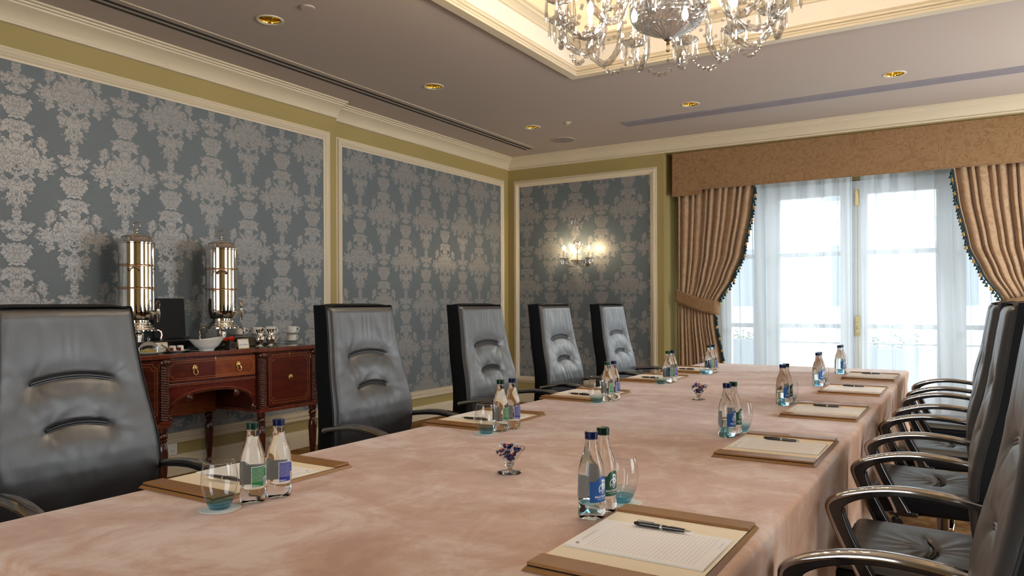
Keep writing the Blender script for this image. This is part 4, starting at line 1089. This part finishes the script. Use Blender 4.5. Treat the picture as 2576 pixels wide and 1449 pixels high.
MB().lathe([(.06, .385), (.15, .39), (.16, .40), (.10, .42), (.04, .425)], 32).build('arm_plate', CHROME, cl)
PRM = MB().lathe([(.0008, -.105), (.0085, -.083), (.0058, -.03), (.003, -.012), (.001, -.008)], 6); PRM.sphere((0, 0, -.004), .0055, 6, 4)
def prism_at(parent, loc, state={}):
    if 'me' not in state:
        o = PRM.build('prism', CRYST, parent, angle=15); state['me'] = o.data
    else:
        o = bpy.data.objects.new('prism', state['me']); COL.objects.link(o); o.parent = parent
    o.location = loc; o.rotation_euler = (random.uniform(-.05, .05), random.uniform(-.05, .05), random.uniform(0, 3)); return o
BD = MB().sphere((0, 0, 0), .011, 8, 6)
def bead_at(parent, loc, s=1, state={}):
    if 'me' not in state:
        o = BD.build('bead', CRYST, parent, angle=20); state['me'] = o.data
    else:
        o = bpy.data.objects.new('bead', state['me']); COL.objects.link(o); o.parent = parent
    o.location = loc; o.scale = (s, s, s); return o
NA, RA, ZP = 12, .52, .262
base_dir = atan2(.852, -.523)   # away from the room corner side
def armpath(r0, z0, rb, zb, r1, z1, n=34):
    """a deep S of rope-twisted glass: out of the plate, down, and up under the pan"""
    P = [(r0, z0), (r0+.05, z0+.05), (r0+.12, z0+.02), (r0+.17, z0-.12), (rb-.08, zb+.05), (rb, zb), (rb+.07, zb+.03), (r1, z1-.07), (r1, z1)]
    out = []
    for i in range(len(P)-1):
        for q in range(4):
            t_ = q/4; p0 = P[max(0, i-1)]; p1 = P[i]; p2 = P[i+1]; p3 = P[min(len(P)-1, i+2)]
            out.append(tuple(.5*(2*p1[k]+(p2[k]-p0[k])*t_+(2*p0[k]-5*p1[k]+4*p2[k]-p3[k])*t_*t_+(3*p1[k]-p0[k]-3*p2[k]+p3[k])*t_**3) for k in (0, 1)))
    out.append(P[-1]); return out
AP = armpath(.13, .40, .40, .105, RA, ZP)
rope = lambda i, q, r: r*(1+.24*cos(3*q+i*1.25))
am = {}
for k in range(NA):
    ang = atan2(cos(YAW), -sin(YAW))+radians(8)-2*pi*k/NA
    m4 = Matrix.Rotation(ang, 4, 'Z')
    def keep(key, mb, mat, parent, **kw):
        if key not in am:
            o = mb().build(key, mat, parent, **kw); am[key] = o.data
        else:
            o = bpy.data.objects.new(key, am[key]); COL.objects.link(o); o.parent = parent
        return o
    A = keep('arm', lambda: MB().tube([(r, 0, z) for r, z in AP], .0155, 10, rfun=rope), CRYST, cl, smooth=False)
    A.rotation_euler = (0, 0, ang)
    keep('drip_pan', lambda: MB().lathe([(.012, ZP-.004), (.03, ZP), (.055, ZP+.008), (.066, ZP+.020), (.068, ZP+.022), (.064, ZP+.022), (.05, ZP+.012), (.012, ZP+.006)], 32, c=(RA, 0, 0), rad=lambda r, z, a, j: r*(1+(.05*cos(a*10) if r > .05 else 0))), CRYST, A, angle=0)
    keep('candle_cup', lambda: MB().lathe([(.01, ZP), (.018, ZP+.012), (.014, ZP+.03), (.024, ZP+.05), (.030, ZP+.07), (.026, ZP+.074)], 20, c=(RA, 0, 0), cap=False, rad=lambda r, z, a, j: r*(1+.06*cos(a*8))), CRYST, A, angle=0)
    keep('candle_tube', lambda: MB().lathe([(.011, ZP+.03), (.011, ZP+.125), (.001, ZP+.127)], 14, c=(RA, 0, 0)), PAINT, A)
    keep('bulb', lambda: MB().lathe([(.008, ZP+.126), (.016, ZP+.143), (.0175, ZP+.155), (.013, ZP+.178), (.004, ZP+.197), (.001, ZP+.202)], 14, c=(RA, 0, 0)), BULB, A)
    for q in range(7):
        a = 2*pi*q/7+.3; prism_at(A, (RA+.066*cos(a), .066*sin(a), ZP+.020))
    # swag of beads between neighbouring pans, and one from the bowl out to each arm
    a2 = ang-2*pi/NA
    for q in range(1, 10):
        t_ = q/10; x = RA*(cos(ang)*(1-t_)+cos(a2)*t_); y = RA*(sin(ang)*(1-t_)+sin(a2)*t_)
        bead_at(cl, (x, y, ZP-.01-.150*(1-(2*t_-1)**2)), .7+.6*(1-abs(2*t_-1)))
    for q in range(1, 8):
        t_ = q/8; r = .18+(.46-.18)*t_; bead_at(cl, (r*cos(ang+.1), r*sin(ang+.1), .37*(1-t_)+.27*t_-.11*(1-(2*t_-1)**2)), .8)
# upper prism ring under the bowl's rim plate
for q in range(24):
    a = 2*pi*q/24; prism_at(cl, (.188*cos(a), .188*sin(a), .50))
MB().tube([(.188*cos(2*pi*q/40), .188*sin(2*pi*q/40), .505) for q in range(40)], .004, 6, closed=True).build('prism_ring', CHROME, cl)

# ------------------------------------------------------------------ crystal wall light
scn = thing('wall_light', 'small crystal wall light with three lit candle bulbs on the damask wall', 'wall light', (-4.065, YE, 1.80))
MB().lathe([(.001, .012), (.040, .010), (.052, .0), (.052, -.004)], 28, m=Matrix.Translation((.055, -.002, -.02)) @ Matrix.Rotation(pi/2, 4, 'X')).build('backplate', CHROME, scn)
MB().tube([(.055, 0, -.02), (.03, -.08, -.06), (0, -.15, -.03)], .010, 8).build('bracket', CHROME, scn)
MB().lathe([(.001, -.10), (.008, -.095), (.012, -.08), (.006, -.07), (.02, -.055), (.055, -.03), (.078, 0), (.082, .006), (.07, .004), (.02, -.02)], 32, c=(0, -.15, 0), cap=False, rad=lambda r, z, a, j: r*(1+.03*cos(a*14))).build('bowl', CRYST, scn, angle=0)
MB().lathe([(.006, -.02), (.006, .12), (.02, .14), (.045, .17), (.055, .205), (.045, .24), (.02, .265), (.008, .28), (.004, .30), (.004, .42), (.01, .44), (.03, .47)], 24, c=(0, -.15, 0), rad=lambda r, z, a, j: r*(1+.05*cos(a*10))).build('stem', CRYST, scn, angle=0)
MB().lathe([(.02, .465), (.05, .475), (.075, .50), (.078, .515), (.07, .505)], 28, c=(0, -.15, 0), cap=False, rad=lambda r, z, a, j: r*(1+.06*cos(a*9))).build('top_dish', CRYST, scn, angle=0)
for q in range(9):
    a = 2*pi*q/9; o = prism_at(scn, (.072*cos(a), -.15+.072*sin(a), .50)); o.scale = (.8, .8, .75)
for (sx, sy) in ((-.09, -.17), (-.045, -.20)):
    for q in range(17): bead_at(scn, (sx-.012*sin(q*.2), sy, .46-q*.026), .62)
for q in range(3): bead_at(scn, (.0, -.15, -.12-.03*q), .8)
o = prism_at(scn, (0, -.15, -.17)); o.scale = (1, 1, .6)
for q, (ax, ay) in enumerate(((-.175, -.14), (-.14, -.235), (.165, -.17))):
    A = MB().tube([(0, -.15, -.03), (ax*.4, -.15+(ay+.15)*.4, -.075), (ax*.8, -.15+(ay+.15)*.8, -.05), (ax, ay, .01)], .007, 8, rfun=rope).build('arm', CRYST, scn, angle=0)
    MB().lathe([(.01, .01), (.04, .018), (.05, .03), (.046, .03), (.01, .016)], 24, c=(ax, ay, 0), rad=lambda r, z, a, j: r*(1+(.06*cos(a*9) if r > .03 else 0))).build('drip_pan', CRYST, A, angle=0)
    MB().lathe([(.0085, .02), (.0085, .125), (.001, .127)], 12, c=(ax, ay, 0)).build('candle_tube', SILVER2, A)
    MB().lathe([(.006, .126), (.012, .140), (.013, .150), (.009, .168), (.001, .186)], 12, c=(ax, ay, 0)).build('bulb', BULBS, A)
    for w in range(6):
        a = 2*pi*w/6; o = prism_at(A, (ax+.046*cos(a), ay+.046*sin(a), .028)); o.scale = (.8, .8, .8)

# ------------------------------------------------------------------ sideboard
SX, SZ = -4.37, .958     # front face, top height
sb = thing('sideboard', 'antique mahogany sideboard with carved pilasters and brass lion pulls by the damask wall', 'sideboard', (SX, 3.27, 0))
XB = -.67                 # back (local x), front is x = 0
def L3(y): return y-3.27
PIL = [(2.34, 2.41), (2.845, 2.913), (3.622, 3.690), (4.118, 4.190)]
yl0, yl1, yc0, yc1, yr0, yr1 = 2.34, 2.913, 2.913, 3.622, 3.622, 4.190
poly = [(XB, L3(yl0)-.02), (.022, L3(yl0)-.02), (.022, L3(yl1)+.012), (-.012, L3(yl1)+.03), (-.012, L3(yc1)-.03), (.022, L3(yr0)-.012), (.022, L3(yr1)+.02), (XB, L3(yr1)+.02)]
MB().prism([(p[0], p[1]) for p in poly], SZ-.030, SZ, 'z').build('top', MAHOGV, sb, smooth=False, bevel=.004)
MB().prism([(p[0]-.008 if p[0] > -.3 else p[0], p[1]*.992) for p in poly], SZ, SZ+.001, 'z').build('top_polish', BLKLAC, sb, smooth=False)
def carc(y0, y1, zb, name='cabinet'):
    b = MB(); b.box(XB+.01, -.006, L3(y0), L3(y1), zb, SZ-.030); return b.build(name, MAHOG, sb, smooth=False, bevel=.003)
carc(yl0, yl1, .515); carc(yr0, yr1, .515)
for y0, y1 in ((yl0, yl1), (yr0, yr1)):
    MB().box(XB+.01, .008, L3(y0)-.006, L3(y1)+.006, .488, .515).build('base_moulding', MAHOGV, sb, smooth=False, bevel=.004)
b = MB(); b.box(XB+.01, -.042, L3(yc0), L3(yc1), .745, SZ-.030); b.build('drawer_case', MAHOG, sb, smooth=False)
MB().box(XB+.01, XB+.03, L3(yc0), L3(yc1), .46, .745).build('back_panel', MAHOG2, sb, smooth=False)
MB().box(-.50, -.49, L3(yc0), L3(yc1), .47, .745).build('inner_panel', MAHOG2, sb, smooth=False)
def inlay(parent, x, y0, y1, z0, z1, c=.022, w=.0028):
    """thin boxwood line with notched corners"""
    P = []
    for (ay, az, sy, sz) in ((y0, z0, 1, 1), (y1, z0, -1, 1), (y1, z1, -1, -1), (y0, z1, 1, -1)):
        q = [(ay, az+sz*c), (ay+sy*c*.45, az+sz*c*.9), (ay+sy*c*.9, az+sz*c*.45), (ay+sy*c, az)]
        if sy*sz < 0: q = q[::-1]
        P += q
    n = len(P); vs = []; cy0, cz0 = (y0+y1)/2, (z0+z1)/2
    for i in range(n):
        a, m_, c_ = Vector(P[i-1]), Vector(P[i]), Vector(P[(i+1) % n]); d = ((m_-a).normalized()+(c_-m_).normalized()).normalized(); nn = Vector((-d.y, d.x))*w/2
        vs += [(x, m_.x+nn.x, m_.y+nn.y), (x, m_.x-nn.x, m_.y-nn.y)]
    MB().add(vs, [(2*i, 2*i+1, 2*((i+1) % n)+1, 2*((i+1) % n)) for i in range(n)]).build('inlay_line', INLAY, parent, smooth=False, fix=False)
def escut(parent, x, y, z):
    MB().lathe([(.009, 0), (.009, .0015), (.001, .0016)], 14, m=Matrix.Translation((x, y, z)) @ Matrix.Rotation(pi/2, 4, 'Y') @ Matrix.Diagonal((1.5, .7, 1, 1))).build('keyhole', BRASS, parent)
def lion(parent, x, y, z, ring):
    b = MB(); b.sphere((x+.008, y, z), .017, 18, 12, sc=(.7, 1, 1.15))
    for k in range(13):
        a = 2*pi*k/13; b.sphere((x+.007, y+.0165*cos(a), z+.018*sin(a)), .006, 8, 6)
    b.sphere((x+.021, y, z-.004), .006, 8, 6, sc=(1, 1.2, .8)); b.sphere((x+.016, y-.007, z+.006), .004, 6, 5); b.sphere((x+.016, y+.007, z+.006), .004, 6, 5)
    h = b.build('lion_mask' if ring else 'lion_knob', BRASS, parent)
    if ring:
        MB().tube([(x+.018+.004*cos(2*pi*k/24), y+.0165*sin(2*pi*k/24), z-.026-.019*cos(2*pi*k/24)) for k in range(24)], .0028, 8, closed=True).build('pull_ring', BRASS, parent)
# drawer
ydl, ydr = L3(yc0)+.004, L3(yc1)-.004
dw = MB().box(-.044, -.034, ydl, ydr, .765, .918).build('drawer', MAHOG3, sb, smooth=False, bevel=.002)
MB().box(-.034, -.0325, (ydl+ydr)/2+.01, ydr-.012, .775, .908).build('flame_veneer', MAHOG2, dw, smooth=False)
inlay(dw, -.0318, ydl+.012, ydr-.012, .777, .906, .0); inlay(dw, -.0316, ydl+.022, ydr-.022, .790, .893)
for f_ in (.28, .775): lion(dw, -.032, ydl+(ydr-ydl)*f_, .852, True)
escut(dw, -.031, (ydl+ydr)/2+.01, .905)
MB().box(-.046, -.030, ydl, ydr, .735, .757).build('crossband_rail', MAHOGV, sb, smooth=False, bevel=.003)
# arched apron with roundels
N = 28; W2 = (ydr-ydl)/2; yc = (ydl+ydr)/2; top = .733
def arch(t_): return .535+.152*sqrt(max(0, 1-abs(2*t_-1)**2.4))
b = MB(); vs = []
for k in range(N+1):
    t_ = k/N; y = ydl+(ydr-ydl)*t_; z = arch(t_)
    if k == 0 or k == N: z = .50
    for x in (-.052, -.036): vs += [(x, y, z), (x, y, top)]
fs = []
for k in range(N):
    a, c = 4*k, 4*k+4; fs += [(a, c, c+1, a+1), (a+2, a+3, c+3, c+2), (a, a+2, c+2, c), (a+1, c+1, c+3, a+3)]
fs += [(0, 1, 3, 2), (4*N, 4*N+2, 4*N+3, 4*N+1)]
ap = b.add(vs, fs).build('arched_apron', MAHOG3, sb, smooth=False)
MB().tube([(-.035, ydl+(ydr-ydl)*(k/40), arch(k/40)+.004) for k in range(1, 40)], .0035, 6).build('arch_bead', MAHOG, ap)
MB().tube([(-.0355, ydl+(ydr-ydl)*(k/40), min(.722, arch(k/40)+.022)) for k in range(2, 39)], .0012, 4).build('inlay_line', INLAY, ap, smooth=False)
for f_, z in ((.235, .655), (.765, .655), (.975, .535), (.025, .535)):
    y = ydl+(ydr-ydl)*f_
    MB().lathe([(.026, -.002), (.026, .004), (.020, .008), (.016, .004), (.011, .006), (.009, .014), (.001, .017)], 24, m=Matrix.Translation((-.036, y, z)) @ Matrix.Rotation(pi/2, 4, 'Y')).build('roundel', MAHOG, ap)
# doors
for (y0, y1, lbl) in ((PIL[0][1]+.008, PIL[1][0]-.006, 0), (PIL[2][1]+.006, PIL[3][0]-.008, 1)):
    a, c = L3(y0), L3(y1)
    d = MB().box(-.010, .002, a, c, .528, .918).build('door', MAHOG3 if lbl else MAHOG, sb, smooth=False, bevel=.002)
    inlay(d, .0026, a+.014, c-.014, .545, .902, .03); inlay(d, .0027, a+.030, c-.030, .562, .885, .03, .0022)
    lion(d, .002, (a+c)/2, .728, False); escut(d, .003, (a+c)/2-.005, .905)
    MB().box(.002, .005, c-.006, c+.004, .855, .895).build('hinge', BRASS, d, smooth=False)
# carved pilasters: herringbone leaf gouges, acanthus cap
def pilr(r, z, a, j):
    s_ = abs(((a+pi) % (2*pi))-pi)
    return r*(1+.13*max(-.5, sin(z*400-s_*2.6)))
for y0, y1 in PIL:
    y = L3((y0+y1)/2)
    p = MB().lathe([(.030, z*.0024) for z in range(0, 147)], 28, c=(-.012, y, .530), rad=pilr).build('carved_pilaster', MAHOG, sb, angle=0)
    MB().lathe([(.031, .885), (.040, .895), (.036, .912), (.032, .926)], 20, c=(-.012, y, 0), rad=lambda r, z, a, j: r*(1+.10*abs(cos(a*5)))).build('leaf_cap', MAHOG, p, angle=0)
    MB().box(-.045, .018, y-.034, y+.034, .515, .530).build('plinth', MAHOGV, p, smooth=False)
# turned reeded legs
def legp():
    return [(.030, .488), (.030, .455), (.020, .450), (.028, .440), (.031, .428), (.028, .416), (.020, .410), (.027, .402), (.027, .396), (.018, .390), (.024, .375), (.030, .350), (.031, .320), (.026, .20), (.019, .11), (.016, .105), (.024, .092), (.025, .080), (.018, .066), (.014, .055), (.018, .045), (.015, .0)]
lg = None
for y0, y1 in PIL:
    for x in (-.025, -.62):
        if lg is None:
            lg = MB().lathe([(r, z) for r, z in legp()][::-1], 36, rad=lambda r, z, a, j: r*(1+(.05*cos(a*12) if .12 < z < .34 else 0))).build('leg', MAHOG, sb, angle=40); o = lg
        else:
            o = lg.copy(); COL.objects.link(o)
        o.location = (x, L3((y0+y1)/2), 0)

# ------------------------------------------------------------------ things on the sideboard
ZT = SZ+.001
rs = thing('riser', 'low black lacquer riser box standing under both silver urns', 'riser', (-4.82, 3.28, ZT))
MB().box(-.20, .20, -.53, .52, 0, .072).build('box', BLKLAC, rs, bevel=.004)
ZU = ZT+.073
def make_urn():
    t = thing('coffee_urn', 'x', 'urn')
    MB().lathe([(.075, .130), (.098, .140), (.110, .165), (.1138, .198), (.114, .204), (.114, .21), (.114, .40), (.114, .650), (.114, .656), (.1175, .660), (.1175, .666), (.112, .669)], 72, cap=False).build('body', SILVER, t, angle=24)
    for z in (.356, .510): MB().lathe([(.114, z-.010), (.1165, z-.008), (.1165, z-.003), (.1155, z), (.1165, z+.003), (.1165, z+.008), (.114, z+.010)], 56, cap=False).build('band', SILVER2, t)
    l = MB().lathe([(.112, .667), (.107, .670), (.103, .676), (.095, .700), (.089, .702), (.0885, .706), (.086, .710), (.06, .722), (.022, .732), (.012, .740), (.008, .752), (.012, .758), (.006, .766)], 48, cap=False).build('lid', SILVER, t, angle=50)
    MB().lathe([(.0925, .699), (.0985, .703), (.0925, .707)], 48, cap=False).build('lid_rim', SILVER2, l)
    MB().tube([(.021*sin(2*pi*k/26), .0, .785-.021*cos(2*pi*k/26)) for k in range(26)], .0028, 8, closed=True, m=Matrix.Rotation(radians(50), 4, 'Z')).build('ring_handle', SILVER2, l)
    MB().lathe([(.076, .132), (.080, .124), (.088, .120), (.090, .110), (.100, .104), (.103, .094), (.114, .088), (.118, .078), (.126, .072), (.126, .064), (.10, .06)], 56, cap=False).build('skirt', SILVER, t, angle=30)
    for k in range(4):
        a = pi/4+k*pi/2; m4 = Matrix.Rotation(a, 4, 'Z')
        MB().tube([(.112, 0, .066), (.135, 0, .070), (.152, 0, .058), (.158, 0, .034), (.152, 0, .012), (.158, 0, .004)], [.007, .0065, .006, .006, .006, .009], 10, m=m4).build('leg', SILVER2, t)
    for k in (0, 1):
        a = radians(-40)+k*pi; m4 = Matrix.Rotation(a, 4, 'Z')
        b = MB(); b.tube([(.112, -.030, .478), (.140, -.034, .482), (.158, -.02, .492), (.160, 0, .496), (.158, .02, .492), (.140, .034, .482), (.112, .030, .478)], .0062, 10, m=m4)
        b.sphere(m4 @ Vector((.116, -.030, .478)), .011, 10, 8); b.sphere(m4 @ Vector((.116, .030, .478)), .011, 10, 8); b.build('side_handle', SILVER2, t)
    MB().lathe([(.034, .0), (.036, .03), (.03, .05), (.012, .056)], 24).build('burner', SILVER, t)
    # tap
    a = radians(28); m4 = Matrix.Rotation(a, 4, 'Z')
    b = MB(); b.tube([(.108, 0, .185), (.150, 0, .185)], .009, 12, m=m4)
    b.lathe([(.001, .125), (.007, .125), (.009, .145), (.013, .175), (.014, .195), (.010, .20), (.010, .212), (.005, .216)], 18, c=tuple(m4 @ Vector((.150, 0, 0))))
    tp = b.build('tap', SILVER, t, angle=40)
    MB().tube([tuple(m4 @ Vector((.150, .021*sin(2*pi*k/24)*1.0, .246-.026*cos(2*pi*k/24)*1.0))) for k in range(24)], .0026, 8, closed=True).build('tap_key', SILVER2, tp)
    return t
ur = make_urn(); UT = snap(ur)
ur.location = (-4.83, 2.978, ZU); ur['label'] = 'tall silver coffee urn nearer the camera, left of the black panel'; ur['group'] = 'silver urns'
dup(UT, (-4.83, 3.652, ZU), radians(4), 'tall silver hot water urn beside the stacked white cups', 'silver urns')
bp_ = thing('display_panel', 'plain black upright panel standing between the two silver urns', 'panel', (-4.935, 3.292, ZU))
b = MB(); b.box(-.006, .006, -.128, .128, .006, .290, Matrix.Rotation(radians(-5), 4, 'Y')); b.build('panel', plain('matt black panel', (.006, .006, .007), .6, 0, .2), bp_, bevel=.004)
MB().box(-.04, .06, -.12, .12, 0, .010).build('foot', BLKLAC, bp_, bevel=.002)

def cup():
    t = thing('coffee_cup', 'x', 'cup')
    MB().lathe([(.001, .004), (.022, .003), (.024, 0), (.026, .0005), (.027, .006), (.036, .018), (.040, .034), (.041, .058), (.0415, .060), (.0395, .060), (.0385, .036), (.033, .016), (.001, .009)], 36, cap=False).build('bowl', CHINA, t, angle=50)
    MB().tube([(.038, 0, .052), (.052, 0, .054), (.062, 0, .044), (.060, 0, .030), (.050, 0, .020), (.036, 0, .018)], .0032, 8, m=Matrix.Rotation(radians(60), 4, 'Z')).build('handle', CHINA, t)
    return t
def saucer():
    t = thing('saucer', 'x', 'saucer')
    MB().lathe([(.001, .003), (.024, .002), (.026, 0), (.029, .001), (.05, .008), (.078, .017), (.079, .018), (.05, .012), (.028, .005), (.001, .006)], 44, cap=False).build('plate', CHINA, t, angle=50)
    return t
c0, s0 = cup(), saucer(); C_T, S_T = snap(c0), snap(s0); fc = [c0, s0]
random.seed(21)
stacks = [(-4.92, 3.895, 'behind the urn, leftmost of the stacks'), (-4.935, 4.066, 'behind the left silver jug'), (-4.74, 4.035, 'just behind the left silver jug'), (-4.965, 4.228, 'against the wall behind the right silver jug'), (-4.83, 4.335, 'at the open end, rightmost of the stacks')]
for (x, y, w) in stacks:
    z = ZT
    for lv in (0, 1):
        for kind in (1, 0):
            o = fc[kind] if fc[kind] else dup((C_T, S_T)[kind], (0, 0, 0))
            fc[kind] = None
            o.location = (x+random.uniform(-.003, .003), y+random.uniform(-.003, .003), z); o.rotation_euler = (0, 0, random.uniform(-.5, .5))
            nm = ('white coffee cup', 'white saucer')[kind]; o['group'] = ('stacked coffee cups', 'stacked saucers')[kind]
            o['label'] = nm+(' on the bottom tier ' if lv == 0 else ' on the top tier ')+w
            z += .006 if kind == 1 else .0602
def jug(lbl, x, y, rz):
    t = thing('milk_jug', lbl, 'jug', (x, y, ZT), rz, 'silver milk jugs')
    MB().lathe([(.001, 0), (.026, 0), (.028, .006), (.018, .014), (.016, .02), (.028, .036), (.034, .056), (.031, .076), (.022, .096), (.020, .108), (.027, .126), (.030, .132), (.026, .130), (.018, .108)], 40, cap=False, rad=lambda r, z, a, j: r*(1+(.18*exp(-((((a+pi) % (2*pi))-pi)/.35)**2) if z > .11 else 0))).build('body', SILVER, t, angle=60)
    MB().tube([(-.020, 0, .118), (-.040, 0, .122), (-.048, 0, .100), (-.044, 0, .070), (-.030, 0, .052)], .0038, 8).build('handle', SILVER, t)
    MB().lathe([(.021, 0), (.021, .0015), (.001, .0016)], 24, m=Matrix.Translation((.034, -.02, .062)) @ Matrix.Rotation(radians(-30), 4, 'Z') @ Matrix.Rotation(pi/2, 4, 'Y')).build('round_tag', CARD, t)
    return t
jug('silver milk jug with round white tag beside the tent card', -4.43, 3.675, radians(150)); jug('silver milk jug with round white tag in front of the rightmost cups', -4.43, 3.775, radians(150))
def tent(lbl, x, y, w, h, txt, rz, frame=True):
    t = thing('tent_card', lbl, 'card', (x, y, ZT), rz, 'tent cards')
    tl = Matrix.Rotation(radians(-12), 4, 'Y')
    c_ = MB().box(-.001, .001, -w/2, w/2, 0, h, tl).build('card', CARD, t, smooth=False)
    b = MB()
    for (a0, a1, z0, z1) in ((-w/2, w/2, h-.003, h), (-w/2, w/2, 0, .003), (-w/2, -w/2+.003, 0, h), (w/2-.003, w/2, 0, h)): b.box(.0008, .0022, a0, a1, z0, z1, tl)
    b.build('gold_border', BRASS, c_, smooth=False)
    v, f = text_mb(txt, .016); MB().add([tuple(tl @ Vector((.0016, p[0], p[1]+h*.42))) for p in v], f).build('lettering', INK, c_, smooth=False, fix=False)
    MB().box(-.03, -.028, -w/2, w/2, 0, h*.95, Matrix.Translation((0, 0, 0)) @ Matrix.Rotation(radians(14), 4, 'Y')).build('rear_leaf', CARD, t, smooth=False)
tent('small gold-edged tent card reading Hot Water beside the flowers', -4.435, 3.540, .095, .066, 'Hot Water', 0)
tent('small gold-edged tent card reading Coffee behind the glass honey dish', -4.50, 2.950, .085, .066, 'Coffee', 0)
# oval bowl
t = thing('oval_bowl', 'white oval china bowl with upswept ends on the sideboard', 'bowl', (-4.46, 3.252, ZT))
def ob(u, v):
    a = 2*pi*u; prof_ = [(.050, .0), (.052, .004), (.055, .010), (.080, .030), (.100, .055), (.122, .082), (.120, .082), (.096, .056), (.074, .033), (.045, .016), (.001, .012)]
    i = v*(len(prof_)-1); k = min(len(prof_)-2, int(i)); f_ = i-k; r = prof_[k][0]*(1-f_)+prof_[k+1][0]*f_; z = prof_[k][1]*(1-f_)+prof_[k+1][1]*f_
    g = min(1, z/.08); y = r*cos(a)*(1+.08*g); x = r*sin(a)*(.72); z = z*(1+.16*g*(cos(a)**2-.55)+.05*g*cos(a))
    return (x, y, z)
MB().grid(ob, 48, 40, wrapu=True).build('bowl', CHINA, t, angle=60)
# jam jars on a saucer, with a teaspoon
o = dup(S_T, (-4.44, 3.010, ZT), 0, 'white saucer carrying two small jam jars'); o['group'] = 'jam things'; 
for k, (dy, w) in enumerate(((-.030, 'left one on the saucer'), (.026, 'right one on the saucer'))):
    t = thing('jam_jar', 'tiny glass jar of red jam with white cover, '+w, 'jar', (-4.44, 3.010+dy, ZT+.0072), 0, 'jam jars')
    MB().lathe([(.001, 0), (.017, 0), (.0185, .003), (.0185, .022), (.016, .026)], 8).build('jar', JAMM, t, angle=20)
    MB().lathe([(.016, .026), (.020, .027), (.0205, .036), (.017, .040), (.001, .041)], 24, rad=lambda r, z, a, j: r*(1+.05*cos(a*7))).build('cover', CARD, t)
    MB().box(.019, .0205, -.006, .012, .004, .030).build('tag', CARD, t, smooth=False)
t = thing('teaspoon', 'silver teaspoon lying beside the jam saucer', 'spoon', (-4.42, 3.115, ZT+.004), radians(70))
b = MB(); b.tube([(-.03, 0, .006), (.02, 0, .004), (.045, 0, .002)], [.0022, .0016, .0012], 6); b.sphere((.055, 0, .001), .013, 12, 6, sc=(1.3, .8, .25)); b.build('spoon', SILVER, t)
# flowers in a cube vase
t = thing('flower_vase', 'little square mirrored vase of orange red flowers', 'vase', (-4.44, 3.430, ZT))
MB().box(-.026, .026, -.026, .026, 0, .048).build('vase', plain('dark mirrored glass', (.10, .09, .08), .08, .6), t, bevel=.002)
b = MB()
for z in (.0, .045):
    for s_ in (-1, 1): b.box(s_*.026-.002, s_*.026+.002, -.028, .028, z, z+.003); b.box(-.028, .028, s_*.026-.002, s_*.026+.002, z, z+.003)
for sx in (-1, 1):
    for sy in (-1, 1): b.box(sx*.026-.002, sx*.026+.002, sy*.026-.002, sy*.026+.002, 0, .048)
b.build('gilt_edges', SILVER2, t, smooth=False)
PET = plain('orange red petals', srgb(232, 60, 24), .6, vary=(50, 1.25))
random.seed(9)
for k in range(8):
    a = k*2.4; r = .011+.010*(k % 3); c = Vector((r*cos(a), r*sin(a)*1.3, .060+.008*(k % 2)+(.016 if k == 0 else 0)))
    b = MB()
    for q in range(14):
        p = q*2.4; e = .2+1.1*(q/14); d = Vector((cos(p)*cos(e), sin(p)*cos(e), sin(e)*.8)); s_ = Vector((-sin(p), cos(p), 0))*.0055
        b.add([c, c+d*.014+s_*1.5, c+d*.024, c+d*.014-s_*1.5], [(0, 1, 2, 3)])
    b.build('flower', PET, t, smooth=False, fix=False)
# honey / butter dish with glass cover, and silver tongs
t = thing('glass_dish', 'domed clear glass dish on a white plate at the left of the sideboard', 'dish', (-4.44, 2.815, ZT))
MB().lathe([(.001, .004), (.05, .003), (.053, 0), (.058, .001), (.080, .008), (.096, .016), (.097, .018), (.07, .010), (.001, .008)], 44, cap=False).build('plate', CHINA, t, angle=50)
MB().lathe([(.055, .012), (.057, .014), (.058, .04), (.050, .060), (.030, .076), (.010, .083), (.006, .090), (.010, .098), (.008, .106), (.001, .114)], 40, cap=False, rad=lambda r, z, a, j: r*(1+.02*cos(a*10))).build('glass_cover', CLEARG, t, angle=0)
MB().lathe([(.001, .010), (.035, .010), (.038, .016), (.030, .030), (.001, .036)], 24).build('butter', plain('yellow butter', srgb(232, 204, 120), .5), t)
t = thing('serving_tongs', 'silver serving tongs leaning from the glass dish to the sideboard edge', 'tongs', (-4.40, 2.86, ZT))
b = MB()
for s_ in (-1, 1): b.tube([(.024+.004*s_, .0, .062), (.022+.006*s_, .03, .040), (.016+.006*s_, .055, .018), (.010+.003*s_, .075, .008)], [.004, .006, .0045, .006], 8)
b.sphere((.024, .0, .062), .008, 10, 6); b.build('tongs', SILVER, t)
